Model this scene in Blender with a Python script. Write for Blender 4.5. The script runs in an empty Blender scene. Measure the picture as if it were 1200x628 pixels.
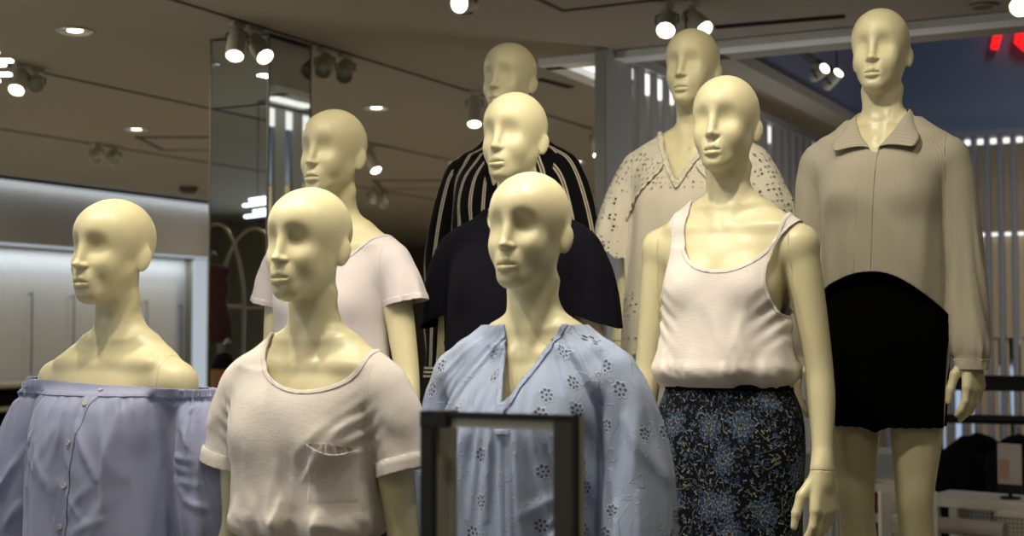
import bpy, bmesh, math, random
import numpy as np
from mathutils import Vector, Matrix

SC = bpy.context.scene
COL = SC.collection
F32 = np.float32

# ------------------------------------------------------------------ camera frame -> world
F_PX, YAW, PITCH, CAM_Z = 1667.0, math.radians(27.5), math.radians(2.6), 1.55
_cs, _sn = math.cos(YAW), math.sin(YAW)
def ray(px, py):
    a, b = (px - 600.0) / F_PX, (314.0 - py) / F_PX
    fwd = math.cos(PITCH) - b * math.sin(PITCH)
    up = math.sin(PITCH) + b * math.cos(PITCH)
    return Vector((a * _cs - fwd * _sn, a * _sn + fwd * _cs, up))
def at(px, py, **k):
    """world point seen at a pixel of the 1200x628 frame on the plane x=, y= or z="""
    r = ray(px, py)
    if 'x' in k: t = k['x'] / r.x
    elif 'y' in k: t = k['y'] / r.y
    elif 'z' in k: t = (k['z'] - CAM_Z) / r.z
    else: t = k['d']
    return Vector((r.x * t, r.y * t, CAM_Z + r.z * t))

# ------------------------------------------------------------------ scene helpers
def link(o, parent=None):
    COL.objects.link(o)
    if parent is not None: o.parent = parent
    return o
def tag(o, label=None, cat=None, group=None, kind=None):
    if label: o['label'] = label
    if cat: o['category'] = cat
    if group: o['group'] = group
    if kind: o['kind'] = kind
    return o
def empty(name, loc=(0, 0, 0), rz=0.0, label=None, cat=None, group=None):
    o = bpy.data.objects.new(name, None); o.empty_display_size = .1
    link(o); o.location = loc; o.rotation_euler = (0, 0, rz)
    return tag(o, label, cat, group)
def smooth(me, on=True):
    me.polygons.foreach_set('use_smooth', [on] * len(me.polygons))

def np_mesh(name, V, Q=None, T=None, uv=None, smooth_on=True):
    """mesh from numpy verts, quads and tris; uv is per vertex"""
    me = bpy.data.meshes.new(name)
    nq = 0 if Q is None else len(Q); nt = 0 if T is None else len(T)
    loops = np.concatenate([(Q.ravel() if nq else np.zeros(0, int)), (T.ravel() if nt else np.zeros(0, int))]).astype(np.int32)
    me.vertices.add(len(V)); me.vertices.foreach_set('co', np.ascontiguousarray(V, dtype=F32).ravel())
    me.loops.add(len(loops)); me.loops.foreach_set('vertex_index', loops)
    me.polygons.add(nq + nt)
    starts = np.concatenate([np.arange(nq) * 4, nq * 4 + np.arange(nt) * 3]).astype(np.int32)
    me.polygons.foreach_set('loop_start', starts)
    if uv is not None:
        l = me.uv_layers.new(name='UVMap')
        l.data.foreach_set('uv', np.ascontiguousarray(uv[loops], dtype=F32).ravel())
    me.update(calc_edges=True); me.validate()
    smooth(me, smooth_on)
    return me

class MB:
    """collects simple shapes into one mesh"""
    def __init__(s): s.bm = bmesh.new()
    def box(s, c, size, rot=None, bev=0.0, taper=None):
        bm = bmesh.new(); bmesh.ops.create_cube(bm, size=1)
        for v in bm.verts:
            if taper and v.co.z > 0: v.co.x *= taper; v.co.y *= taper
            v.co.x *= size[0]; v.co.y *= size[1]; v.co.z *= size[2]
        if bev: bmesh.ops.bevel(bm, geom=bm.edges[:], offset=bev, segments=2, affect='EDGES', profile=.5)
        return s._add(bm, c, rot)
    def _add(s, bm, c=(0, 0, 0), rot=None):
        M = Matrix.Translation(Vector(c))
        if rot is not None: M = M @ (rot.to_4x4() if isinstance(rot, Matrix) else Matrix.Rotation(rot, 4, 'Z'))
        bm.transform(M)
        t = bpy.data.meshes.new('t'); bm.to_mesh(t); bm.free(); s.bm.from_mesh(t); bpy.data.meshes.remove(t)
        return s
    def cyl(s, p0, p1, r0, r1=None, n=20, caps=True):
        p0, p1 = Vector(p0), Vector(p1); r1 = r0 if r1 is None else r1
        bm = bmesh.new(); L = (p1 - p0).length
        bmesh.ops.create_cone(bm, cap_ends=caps, segments=n, radius1=max(r0, 1e-5), radius2=max(r1, 1e-5), depth=L)
        q = Vector((0, 0, 1)).rotation_difference(p1 - p0).to_matrix()
        return s._add(bm, (p0 + p1) / 2, q)
    def tube(s, pts, r, n=10, closed=False):
        P = [Vector(p) for p in pts]; m = len(P); bm = s.bm; rings = []
        up = None
        for i, p in enumerate(P):
            a = P[(i - 1) % m] if (closed or i) else P[0]; b = P[(i + 1) % m] if (closed or i < m - 1) else P[-1]
            t = (b - a).normalized()
            if up is None: up = t.orthogonal().normalized()
            up = (up - t * up.dot(t)).normalized(); w = t.cross(up)
            rr = r[i] if hasattr(r, '__len__') else r
            rings.append([bm.verts.new(p + (up * math.cos(2 * math.pi * k / n) + w * math.sin(2 * math.pi * k / n)) * rr) for k in range(n)])
        for i in range(m if closed else m - 1):
            A, B = rings[i], rings[(i + 1) % m]
            for k in range(n): bm.faces.new((A[k], A[(k + 1) % n], B[(k + 1) % n], B[k]))
        if not closed:
            bm.faces.new(rings[0][::-1]); bm.faces.new(rings[-1])
        return s
    def lathe(s, prof, c=(0, 0, 0), rot=None, n=28):
        bm = bmesh.new(); rings = []
        for (r, z) in prof:
            if r < 1e-6: rings.append([bm.verts.new((0, 0, z))])
            else: rings.append([bm.verts.new((r * math.cos(2 * math.pi * k / n), r * math.sin(2 * math.pi * k / n), z)) for k in range(n)])
        for A, B in zip(rings, rings[1:]):
            for k in range(n):
                a = [A[k % len(A)], A[(k + 1) % len(A)], B[(k + 1) % len(B)], B[k % len(B)]]
                f = list(dict.fromkeys(a))
                if len(f) >= 3: bm.faces.new(f)
        return s._add(bm, c, rot)
    def prism(s, poly, axis, a, b):
        """extrude a 2D polygon along axis ('x','y','z') from a to b"""
        def P(u, v, w): return {'x': (w, u, v), 'y': (u, w, v), 'z': (u, v, w)}[axis]
        bm = s.bm
        A = [bm.verts.new(P(u, v, a)) for u, v in poly]; B = [bm.verts.new(P(u, v, b)) for u, v in poly]
        bm.faces.new(A); bm.faces.new(B[::-1]); n = len(poly)
        for i in range(n): bm.faces.new((A[i], B[i], B[(i + 1) % n], A[(i + 1) % n]))
        return s
    def ball(s, c, r, rot=None, seg=20):
        bm = bmesh.new(); bmesh.ops.create_uvsphere(bm, u_segments=seg, v_segments=seg // 2 + 2, radius=1)
        r = (r, r, r) if not hasattr(r, '__len__') else r
        for v in bm.verts: v.co = Vector((v.co.x * r[0], v.co.y * r[1], v.co.z * r[2]))
        return s._add(bm, c, rot)
    def build(s, name, mat, parent=None, loc=None, smooth_on=False, auto=None, bevel=0.0):
        bmesh.ops.recalc_face_normals(s.bm, faces=s.bm.faces[:])
        me = bpy.data.meshes.new(name); s.bm.to_mesh(me); s.bm.free()
        if smooth_on or auto:
            smooth(me)
            if auto: me.set_sharp_from_angle(angle=math.radians(auto))
        me.materials.append(mat)
        o = bpy.data.objects.new(name, me); link(o, parent)
        if loc is not None: o.location = loc
        if bevel:
            m = o.modifiers.new('bevel', 'BEVEL'); m.width = bevel; m.segments = 2; m.limit_method = 'ANGLE'
        return o

def copy_tree(o, parent=None):
    c = o.copy(); COL.objects.link(c)
    if parent is not None: c.parent = parent
    for ch in list(o.children): copy_tree(ch, c)
    return c

# ------------------------------------------------------------------ implicit surfaces (numpy)
def sstep(a, b, x):
    t = np.clip((x - a) / (b - a), 0, 1); return t * t * (3 - 2 * t)
def smin(a, b, k):
    if k <= 0: return np.minimum(a, b)
    h = np.clip(.5 + .5 * (b - a) / k, 0, 1)
    return b * (1 - h) + a * h - k * h * (1 - h)
def smax(a, b, k): return -smin(-a, -b, k)
def ell(X, Y, Z, c, r):
    x, y, z = (X - c[0]) / r[0], (Y - c[1]) / r[1], (Z - c[2]) / r[2]
    k0 = np.sqrt(x * x + y * y + z * z) + 1e-6
    k1 = np.sqrt((x / r[0]) ** 2 + (y / r[1]) ** 2 + (z / r[2]) ** 2) + 1e-6
    return k0 * (k0 - 1) / k1
def cone(X, Y, Z, a, b, r1, r2):
    a = np.array(a, F32); b = np.array(b, F32); ab = b - a; L2 = float((ab ** 2).sum())
    px, py, pz = X - a[0], Y - a[1], Z - a[2]
    t = np.clip((px * ab[0] + py * ab[1] + pz * ab[2]) / L2, 0, 1)
    return np.sqrt((px - t * ab[0]) ** 2 + (py - t * ab[1]) ** 2 + (pz - t * ab[2]) ** 2) - (r1 + (r2 - r1) * t)
def spl(z, zs, vs):
    """smooth interpolation of a profile (Catmull-Rom through the knots)"""
    zs = np.array(zs, float); vs = np.array(vs, float)
    if zs[0] > zs[-1]: zs, vs = zs[::-1], vs[::-1]
    m = np.gradient(vs, zs)
    zc = np.clip(z, zs[0], zs[-1]); i = np.clip(np.searchsorted(zs, zc) - 1, 0, len(zs) - 2)
    h = zs[i + 1] - zs[i]; t = (zc - zs[i]) / h
    return ((2*t**3 - 3*t**2 + 1) * vs[i] + (t**3 - 2*t**2 + t) * h * m[i] + (-2*t**3 + 3*t**2) * vs[i + 1] + (t**3 - t**2) * h * m[i + 1]).astype(F32)

class Grid:
    def __init__(s, xs, ys, zs, far=.08):
        s.x, s.y, s.z = [np.array(a, F32) for a in (xs, ys, zs)]
        s.D = np.full((len(s.x), len(s.y), len(s.z)), far, F32); s.far = far
    def sl(s, lo, hi):
        r = []
        for a, l, h in zip((s.x, s.y, s.z), lo, hi):
            i, j = np.searchsorted(a, l), np.searchsorted(a, h); r.append(slice(max(i - 1, 0), min(j + 1, len(a))))
        return tuple(r)
    def co(s, q): return s.x[q[0]][:, None, None], s.y[q[1]][None, :, None], s.z[q[2]][None, None, :]
    def add(s, f, lo, hi, k=.0, m=.03):
        q = s.sl([l - m for l in lo], [h + m for h in hi]); s.D[q] = smin(s.D[q], f(*s.co(q)).astype(F32), k)
    def cut(s, f, lo, hi, k=.0, m=.03):
        q = s.sl([l - m for l in lo], [h + m for h in hi]); s.D[q] = smax(s.D[q], -f(*s.co(q)).astype(F32), k)
    def cone(s, a, b, r1, r2, k=.0):
        R = max(r1, r2); lo = [min(i, j) - R for i, j in zip(a, b)]; hi = [max(i, j) + R for i, j in zip(a, b)]
        s.add(lambda X, Y, Z: cone(X, Y, Z, a, b, r1, r2), lo, hi, k, .02 + k)
    def ell(s, c, r, k=.0): s.add(lambda X, Y, Z: ell(X, Y, Z, c, r), [i - j for i, j in zip(c, r)], [i + j for i, j in zip(c, r)], k, .02 + k)
    def cutell(s, c, r, k=.0): s.cut(lambda X, Y, Z: ell(X, Y, Z, c, r), [i - j for i, j in zip(c, r)], [i + j for i, j in zip(c, r)], k, .02 + k)
    def nets(s): return surface_nets(s.D, s.x, s.y, s.z)

def surface_nets(D, xs, ys, zs):
    neg = D < 0; nx, ny, nz = D.shape
    cnt = np.zeros((nx - 1, ny - 1, nz - 1), np.int8)
    for i in (0, 1):
        for j in (0, 1):
            for k in (0, 1): cnt += neg[i:nx-1+i, j:ny-1+j, k:nz-1+k]
    act = (cnt > 0) & (cnt < 8); I = np.argwhere(act); n = len(I)
    idx = np.full(act.shape, -1, np.int32); idx[act] = np.arange(n)
    S = np.zeros((n, 3)); C = np.zeros(n)
    cor = [(i, j, k) for i in (0, 1) for j in (0, 1) for k in (0, 1)]
    val = {c: D[I[:, 0] + c[0], I[:, 1] + c[1], I[:, 2] + c[2]] for c in cor}
    for a in cor:
        for ax in range(3):
            if a[ax]: continue
            b = list(a); b[ax] = 1; b = tuple(b)
            va, vb = val[a], val[b]; m = (va < 0) != (vb < 0)
            t = np.where(m, va / np.where(m, va - vb, 1), 0)
            for d in range(3): S[:, d] += np.where(m, (t if d == ax else a[d]), 0)
            C += m
    P = S / C[:, None]
    V = np.empty((n, 3), F32)
    for d, ax in enumerate((xs, ys, zs)):
        i = I[:, d]; V[:, d] = ax[i] + P[:, d] * (ax[i + 1] - ax[i])
    Q = []
    for ax in range(3):
        A = np.moveaxis(neg, ax, 0); a0, a1 = A[:-1], A[1:]
        m = np.moveaxis(a0 != a1, 0, ax)
        E = np.argwhere(m); o = [d for d in range(3) if d != ax]
        ok = (E[:, o[0]] > 0) & (E[:, o[1]] > 0) & (E[:, o[0]] < D.shape[o[0]] - 1) & (E[:, o[1]] < D.shape[o[1]] - 1); E = E[ok]
        def cell(d0, d1):
            e = E.copy(); e[:, o[0]] -= d0; e[:, o[1]] -= d1; return idx[e[:, 0], e[:, 1], e[:, 2]]
        q = np.stack([cell(1, 1), cell(0, 1), cell(0, 0), cell(1, 0)], 1)
        flip = neg[E[:, 0], E[:, 1], E[:, 2]]
        if ax == 1: flip = ~flip
        q = np.where(flip[:, None], q, q[:, ::-1]); Q.append(q)
    return V, np.concatenate(Q)

def relax(V, Q, it=1, lam=.5):
    e = np.concatenate([Q[:, [0, 1]], Q[:, [1, 2]], Q[:, [2, 3]], Q[:, [3, 0]]])
    deg = np.bincount(e.ravel(), minlength=len(V)).astype(float)
    for _ in range(it):
        A = np.stack([np.bincount(e[:, 0], V[e[:, 1], d], len(V)) + np.bincount(e[:, 1], V[e[:, 0], d], len(V)) for d in range(3)], 1)
        V = V + lam * (A / np.maximum(deg, 1)[:, None] - V)
    return V
def normals(V, F):
    n = np.zeros((len(V), 3)); a, b, c = V[F[:, 0]], V[F[:, 1]], V[F[:, 2]]
    fn = np.cross(b - a, c - a)
    if F.shape[1] == 4: fn = np.cross(c - a, V[F[:, 3]] - b)
    for k in range(F.shape[1]):
        for d in range(3): n[:, d] += np.bincount(F[:, k], fn[:, d], len(V))
    return n / (np.linalg.norm(n, axis=1)[:, None] + 1e-12)
def tris(Q): return np.concatenate([Q[:, [0, 1, 2]], Q[:, [0, 2, 3]]])

def split_tris(V, T, g):
    """cut triangles along g=0; returns verts, tris with g>=0 and tris with g<0"""
    g = np.where(np.abs(g) < 1e-7, 1e-7, g)
    s = g[T] > 0; c = s.sum(1)
    keep, drop = [T[c == 3]], [T[c == 0]]
    cut = T[(c == 1) | (c == 2)]
    if len(cut):
        sc = g[cut] > 0; one = sc.sum(1) == 1
        lone = np.where(one, sc.argmax(1), (~sc).argmax(1))
        r = np.arange(len(cut)); A, B, Cc = cut[r, lone], cut[r, (lone + 1) % 3], cut[r, (lone + 2) % 3]
        ed = np.concatenate([np.stack([A, B], 1), np.stack([A, Cc], 1)]); ed.sort(axis=1)
        u, inv = np.unique(ed, axis=0, return_inverse=True); inv = inv.ravel()
        t = g[u[:, 0]] / (g[u[:, 0]] - g[u[:, 1]])
        NV = V[u[:, 0]] + (V[u[:, 1]] - V[u[:, 0]]) * t[:, None]
        base = len(V); V = np.concatenate([V, NV])
        AB, AC = base + inv[:len(cut)], base + inv[len(cut):]
        tip = np.stack([A, AB, AC], 1); q1 = np.stack([AB, B, Cc], 1); q2 = np.stack([AB, Cc, AC], 1)
        keep += [tip[one], q1[~one], q2[~one]]; drop += [tip[~one], q1[one], q2[one]]
    return V, np.concatenate(keep), np.concatenate(drop)
def compact(V, T):
    u, inv = np.unique(T.ravel(), return_inverse=True)
    return V[u], inv.reshape(T.shape), u

# cheap smooth pseudo-noise built of sines, about -1..1
def wob(x, y, z, s=1.0, seed=0):
    rs = np.random.RandomState(seed); v = 0
    for k in range(5):
        d = rs.randn(3); d /= np.linalg.norm(d); f = s * (1 + .55 * k); v = v + np.sin((x * d[0] + y * d[1] + z * d[2]) * f + rs.rand() * 6.28) / (1 + .5 * k)
    return v / 2.6
# ------------------------------------------------------------------ mannequin body (local frame: faces -Y, base z=0, 1.80 m tall)
TZ = [.76, .84, .90, .96, 1.04, 1.12, 1.20, 1.28, 1.34, 1.40, 1.44, 1.47]
TA = [.120, .152, .158, .150, .132, .117, .121, .137, .147, .145, .115, .06]
TB = [.060, .104, .108, .102, .088, .078, .082, .090, .090, .078, .062, .045]
TC = [.012, .015, .014, .008, .002, .002, .006, .010, .012, .018, .024, .028]
def torso_f(X, Y, Z, grow=0.0, za=None):
    z = np.clip(Z, TZ[0], TZ[-1])
    a, b, c = spl(z, TZ, TA) + grow, spl(z, TZ, TB) + grow, spl(z, TZ, TC)
    p = 2.25
    r = (np.abs(X / a) ** p + np.abs((Y - c) / b) ** p) ** (1 / p)
    d = (r - 1) * np.minimum(a, b)
    return np.maximum(d, np.maximum(Z - (TZ[-1] + grow), TZ[0] - grow - Z)).astype(F32)

SH, EL, WR = (.172, .016, 1.388), (.214, .030, 1.10), (.232, -.015, .868)
def mir(p, s): return (p[0] * s, p[1], p[2])

def add_trunk(g, sides=(-1, 1)):
    g.add(lambda X, Y, Z: torso_f(X, Y, Z), (-.2, -.14, .74), (.2, .15, 1.49), .0)
    for s in (-1, 1):
        g.cone((.070*s, -.055, 1.287), (.074*s, -.062, 1.282), .050, .050, .045)        # bust
        g.cone((.045*s, .030, 1.452), mir(SH, s), .036, .047, .045)                     # shoulder girdle
        g.cone((.03*s, .03, 1.50), (.10*s, .028, 1.437), .030, .034, .05)               # trapezius
        g.cone((.02*s, -.034, 1.428), (.135*s, -.022, 1.432), .009, .008, .022)          # collar bone
def add_neck(g):
    chain(g, [(0, .034, 1.44, .052), (0, .028, 1.52, .0485), (0, .016, 1.60, .0475), (0, .008, 1.665, .046)], .03)
    for s in (-1, 1):
        g.cone((.011*s, -.030, 1.432), (.046*s, .018, 1.58), .008, .007, .030)          # neck muscle
    g.cutell((0, -.052, 1.437), (.011, .012, .013), .012)
def chain(g, pts, k, n=7):
    """limb along a smooth curve through (x, y, z, radius) stations"""
    P = np.array(pts, float); m = len(P); t = np.arange(m); tt = np.linspace(0, m - 1, (m - 1) * n + 1)
    C = np.stack([spl(tt, t, P[:, d]) for d in range(4)], 1)
    lo, hi = (C[:, :3] - C[:, 3:]).min(0), (C[:, :3] + C[:, 3:]).max(0)
    q = g.sl(lo - .03, hi + .03); X, Y, Z = g.co(q); d = np.full(g.D[q].shape, .05, F32)
    for A, B in zip(C[:-1], C[1:]):
        R = max(A[3], B[3]) + .03
        l, h = np.minimum(A, B)[:3] - R, np.maximum(A, B)[:3] + R
        w = tuple(slice(max(np.searchsorted(v.ravel(), l[i]) - 1, 0), np.searchsorted(v.ravel(), h[i]) + 1) for i, v in enumerate((X, Y, Z)))
        d[w] = np.minimum(d[w], cone(X[w[0]], Y[:, w[1]], Z[:, :, w[2]], A[:3], B[:3], A[3], B[3]))
    g.D[q] = smin(g.D[q], d, k)
def arm_pts(s):
    e, w = mir(EL, s), mir(WR, s)
    return [(SH[0]*s, SH[1], SH[2], .0455), (.186*s, .020, 1.30, .0415), (.201*s, .026, 1.20, .0365), (*e, .0325),
            (.220*s, .022, 1.03, .0330), (.226*s, .008, .96, .0275), (*w, .0205)]
def add_arm(g, s): chain(g, arm_pts(s), .0)
def add_hand(g, s):
    K = 1.14
    W = Vector(mir(WR, s)); d = Vector((.05*s, -.13, -1)).normalized(); n = Vector((-.80*s, .42, -.05)); n = (n - d * n.dot(d)).normalized()
    f = Vector((-.3*s, -1, 0)); f = (f - d * f.dot(d) - n * f.dot(n)).normalized()
    T = lambda v: (v.x, v.y, v.z)
    kn = []
    for o, L, r in ((.026, .083, .0120), (.0092, .088, .0122), (-.0085, .084, .0115), (-.0245, .077, .0105)):
        k = W + (d * L + f * o - n * .002) * K; kn.append(k)
        g.cone(T(W + f * o * .55), T(k), .0165, r * K, .012)
    g.cone(T(W - d * .02), T(W + d * .03), .0200, .019, .02)
    for i, (L, r, c0) in enumerate(((.070, .0088, 10), (.077, .0090, 13), (.072, .0086, 17), (.056, .0078, 21))):
        p = kn[i]; sp = (.06, .015, -.03, -.07)[i]; ang = 0
        for fr, da, r0, r1 in ((.46, c0, 1.12, 1.0), (.30, 20, 1.0, .92), (.24, 16, .92, .76)):
            ang += math.radians(da)
            q = p + (d * math.cos(ang) + n * math.sin(ang) + f * sp).normalized() * (L * fr * K)
            g.cone(T(p), T(q), r * r0 * K, r * r1 * K, .0035); p = q
    p = W + d * .018 + f * .016 + n * .005
    for v, L, r0, r1 in ((d * .78 + f * .58 + n * .26, .050, .0150, .0125), (d * .95 + f * .22 + n * .22, .036, .0122, .0108), (d * .99 + f * .06 + n * .22, .028, .0105, .0080)):
        q = p + v.normalized() * L * K; g.cone(T(p), T(q), r0, r1, .006); p = q
def add_legs(g):
    for s in (-1, 1):
        chain(g, [(.080*s, .012, .88, .076), (.083*s, .008, .78, .076), (.083*s, .004, .66, .069), (.080*s, -.002, .55, .056), (.078*s, -.008, .48, .0495),
                  (.078*s, .004, .41, .047), (.077*s, .020, .33, .0495), (.075*s, .027, .22, .041), (.073*s, .030, .11, .030), (.072*s, .032, .06, .031)], .03)
        g.cone((.072*s, .020, .060), (.080*s, -.085, .038), .034, .028, .03)
        g.cone((.080*s, -.085, .038), (.080*s, -.13, .030), .030, .021, .03)
        g.cone((.072*s, .03, .86), (.055*s, .06, .89), .074, .076, .04)
def add_head(g):
    g.ell((0, .018, 1.713), (.0745, .0945, .087), 0)
    g.ell((0, -.020, 1.677), (.0615, .0765, .088), .03)
    g.ell((0, -.014, 1.728), (.0600, .0790, .056), .03)                              # forehead
    g.ell((0, -.036, 1.622), (.0405, .0570, .050), .035)
    g.cone((-.006, -.078, 1.585), (.006, -.078, 1.585), .0150, .0150, .030)        # chin
    for s in (-1, 1):
        g.cone((.042*s, -.004, 1.634), (.011*s, -.068, 1.587), .0150, .0125, .030)     # jaw line
        g.ell((.037*s, -.060, 1.646), (.014, .014, .020), .030)                      # cheek bone
        g.cutell((.0340*s, -.1085, 1.6865), (.0240, .0300, .0205), .026)               # eye hollow
    g.cone((0, -.0840, 1.708), (0, -.1065, 1.655), .0070, .0080, .014)              # nose
    g.ell((0, -.1120, 1.6470), (.0090, .0105, .0075), .008)
    for s in (-1, 1): g.ell((.0100*s, -.1010, 1.6440), (.0060, .0090, .0060), .007)
    g.cut(lambda X, Y, Z: np.maximum(Z - 1.6388 - (Y + .112) * .12, np.maximum(np.abs(X) - .02, Y + .094)), (-.02, -.13, 1.625), (.02, -.09, 1.645), .005)
    g.ell((0, -.0890, 1.6145), (.024, .0145, .020), .018)                             # muzzle
    for s in (-1, 1):
        g.cone((.003*s, -.1030, 1.6178), (.0200*s, -.0930, 1.6115), .0064, .0028, .0045)
        g.cone((.001*s, -.1012, 1.6010), (.0100*s, -.0980, 1.6022), .0074, .0064, .005)
        g.cone((.009*s, -.0985, 1.6035), (.0185*s, -.0925, 1.6085), .0046, .0020, .006)
    g.cut(lambda X, Y, Z: np.sqrt((Z - 1.6097 + 2.0 * X * X) ** 2 + (np.maximum(Y + .1005 - X * X * 18, 0)) ** 2) - .0014 + np.maximum(np.abs(X) - .019, 0), (-.025, -.12, 1.600), (.025, -.08, 1.62), .003)
    g.cutell((0, -.1050, 1.5905), (.017, .0090, .0050), .009)                       # hollow under the lip
    for s in (-1, 1):
        def ear(X, Y, Z, s=s):
            x, y, z = X - .0715 * s, Y - .019, Z - 1.664
            yy = y * .97 - z * .22; zz = z * .97 + y * .22; xx = (x * s - yy * .40 + .0005)
            w = .0185 + .16 * zz
            e = np.sqrt((xx / .0088) ** 2 + (yy / w) ** 2 + (zz / .0315) ** 2)
            return (e - 1) * .0075
        g.add(ear, ((.05 if s > 0 else -.105), -.03, 1.62), ((.105 if s > 0 else -.05), .06, 1.71), .006)
        g.cutell((.0895*s, .014, 1.668), (.0065, .0085, .0165), .006)

def body_mesh():
    def axis(segs):
        out = []
        for a, b, h in segs: out.append(np.linspace(a, b, max(int(round((b - a) / h)), 1), endpoint=False))
        return np.append(np.concatenate(out), segs[-1][1])
    xs = axis([(-.30, -.10, .0034), (-.10, .10, .0026), (.10, .30, .0034)])
    ys = axis([(-.17, -.06, .0024), (-.06, .16, .0036)])
    zs = axis([(-.02, .62, .008), (.62, .90, .0034), (.90, 1.40, .006), (1.40, 1.57, .0045), (1.57, 1.72, .0024), (1.72, 1.82, .0035)])
    g = Grid(xs, ys, zs, .05)
    add_trunk(g); add_legs(g)
    h = Grid(xs, ys, zs, .05); add_neck(h); add_head(h)
    g.D = smin(g.D, h.D, .022)
    for s in (-1, 1):
        a = Grid(xs, ys, zs, .05); add_arm(a, s); add_hand(a, s); g.D = smin(g.D, a.D, .012)
    # flat soles
    V, Q = g.nets(); V = relax(V, Q, 2, .45)
    T = tris(Q)
    # joint grooves at shoulder and wrist: extra edge loops pushed inwards
    def groove(V, T, fn, depth, w):
        for o in (-w, 0.0, w):
            V, A, B = split_tris(V, T, fn(V) - o); T = np.concatenate([A, B])
        n = normals(V, T); f = fn(V); m = np.abs(f) < w * .5
        V[m] -= n[m] * depth
        return V, T
    for s in (-1, 1):
        V, T = groove(V, T, lambda P, s=s: np.where(P[:, 2] > 1.2, P[:, 0] * s - .163 + (P[:, 2] - 1.39) * .05, 1.0), .0035, .0011)
        W = np.array(mir(WR, s)); d = np.array((.02*s, -.12, -1)); d /= np.linalg.norm(d)
        V, T = groove(V, T, lambda P, s=s, W=W, d=d: np.where((np.abs(P[:, 0] - W[0]) < .035) & (np.abs(P[:, 2] - W[2]) < .05), (P - W) @ d - .004, 1.0), .003, .0013)
    return np_mesh('mannequin_body', V, T=T)
# ------------------------------------------------------------------ where the nine mannequins stand
TIER = (.05, .35, .65)
# key: (head centre px, head top py, chin-to-crown px, tier)
HEADS = {'A': (133, 233, 122.5, 0), 'B': (362, 219.5, 133, 0), 'C': (620, 201.5, 137, 0),
         'D': (391, 128, 103.5, 1), 'E': (603, 108, 107, 1), 'G': (850, 88.5, 115, 1),
         'F': (597, 50, 88, 2), 'H': (811, 33.5, 93, 2), 'I': (1031, 10, 102, 2)}
def solve(px, py, hp, t):
    r = ray(px, py); r = r / (r.x * -_sn + r.y * _cs)          # unit distance along the camera axis
    el = r.z
    s = hp * (CAM_Z - TIER[t]) / (1.8 * hp - .235 * F_PX * el)
    d = (TIER[t] + 1.8 * s - CAM_Z) / el
    return Vector((r.x * d, r.y * d, TIER[t])), s, d
POS = {k: solve(*v) for k, v in HEADS.items()}
FRONT = Vector((0, .0, 0))

cam = bpy.data.cameras.new('camera'); cam_o = bpy.data.objects.new('camera', cam); COL.objects.link(cam_o)
cam_o.location = (0, 0, CAM_Z); cam_o.rotation_euler = (math.pi / 2 + PITCH, 0, YAW)
cam.sensor_width = 36.0; cam.lens = 36.0 * F_PX / 1200.0
SC.camera = cam_o
# ------------------------------------------------------------------ procedural materials
class NT:
    def __init__(s, name):
        s.m = bpy.data.materials.new(name); s.m.use_nodes = True; s.t = s.m.node_tree; s.b = s.t.nodes['Principled BSDF']; s.out = s.t.nodes['Material Output']
    def n(s, typ, **k):
        nd = s.t.nodes.new(typ)
        for a, v in k.items():
            if a.startswith('_'): s.set(nd.inputs[a[1:].replace('_', ' ')], v)
            else: setattr(nd, a, v)
        return nd
    def set(s, inp, v):
        if isinstance(v, bpy.types.NodeSocket): s.t.links.new(v, inp)
        else: inp.default_value = v
    def math(s, op, a, b=None, c=None, clamp=False):
        nd = s.t.nodes.new('ShaderNodeMath'); nd.operation = op; nd.use_clamp = clamp
        for i, v in enumerate((a, b, c)):
            if v is not None: s.set(nd.inputs[i], v)
        return nd.outputs[0]
    def vmath(s, op, a, b=None):
        nd = s.t.nodes.new('ShaderNodeVectorMath'); nd.operation = op
        s.set(nd.inputs[0], a)
        if b is not None: s.set(nd.inputs[3 if op == 'SCALE' else 1], b)
        return nd.outputs[1 if op in ('LENGTH', 'DISTANCE', 'DOT_PRODUCT') else 0]
    def mix(s, f, a, b):
        nd = s.t.nodes.new('ShaderNodeMix'); nd.data_type = 'RGBA'
        s.set(nd.inputs[0], f); s.set(nd.inputs[6], a if not isinstance(a, tuple) else (*a, 1)); s.set(nd.inputs[7], b if not isinstance(b, tuple) else (*b, 1)); return nd.outputs[2]
    def step(s, x, a, b):
        """0 below a, 1 above b"""
        nd = s.t.nodes.new('ShaderNodeMapRange'); nd.interpolation_type = 'SMOOTHSTEP'
        s.set(nd.inputs[0], x); nd.inputs[1].default_value = a; nd.inputs[2].default_value = b; return nd.outputs[0]
    def uv(s): return s.n('ShaderNodeUVMap', uv_map='UVMap').outputs[0]
    def obj(s): return s.n('ShaderNodeTexCoord').outputs['Object']
    def sep(s, v): nd = s.n('ShaderNodeSeparateXYZ'); s.set(nd.inputs[0], v); return nd.outputs
    def comb(s, x, y, z=0.0):
        nd = s.n('ShaderNodeCombineXYZ')
        for i, v in enumerate((x, y, z)): s.set(nd.inputs[i], v)
        return nd.outputs[0]
    def noise(s, v, scale, detail=3.0, rough=.55): return s.n('ShaderNodeTexNoise', _Vector=v, _Scale=scale, _Detail=detail, _Roughness=rough).outputs[0]
    def base(s, c): s.set(s.b.inputs['Base Color'], c if not isinstance(c, tuple) else (*c, 1)); return s
    def rough(s, r): s.set(s.b.inputs['Roughness'], r); return s
    def bump(s, h, dist, strength=1.0): s.set(s.b.inputs['Normal'], s.n('ShaderNodeBump', _Height=h, _Distance=dist, _Strength=strength).outputs[0]); return s
    def p(s, **k):
        for a, v in k.items(): s.set(s.b.inputs[a.replace('_', ' ')], v)
        return s

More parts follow.
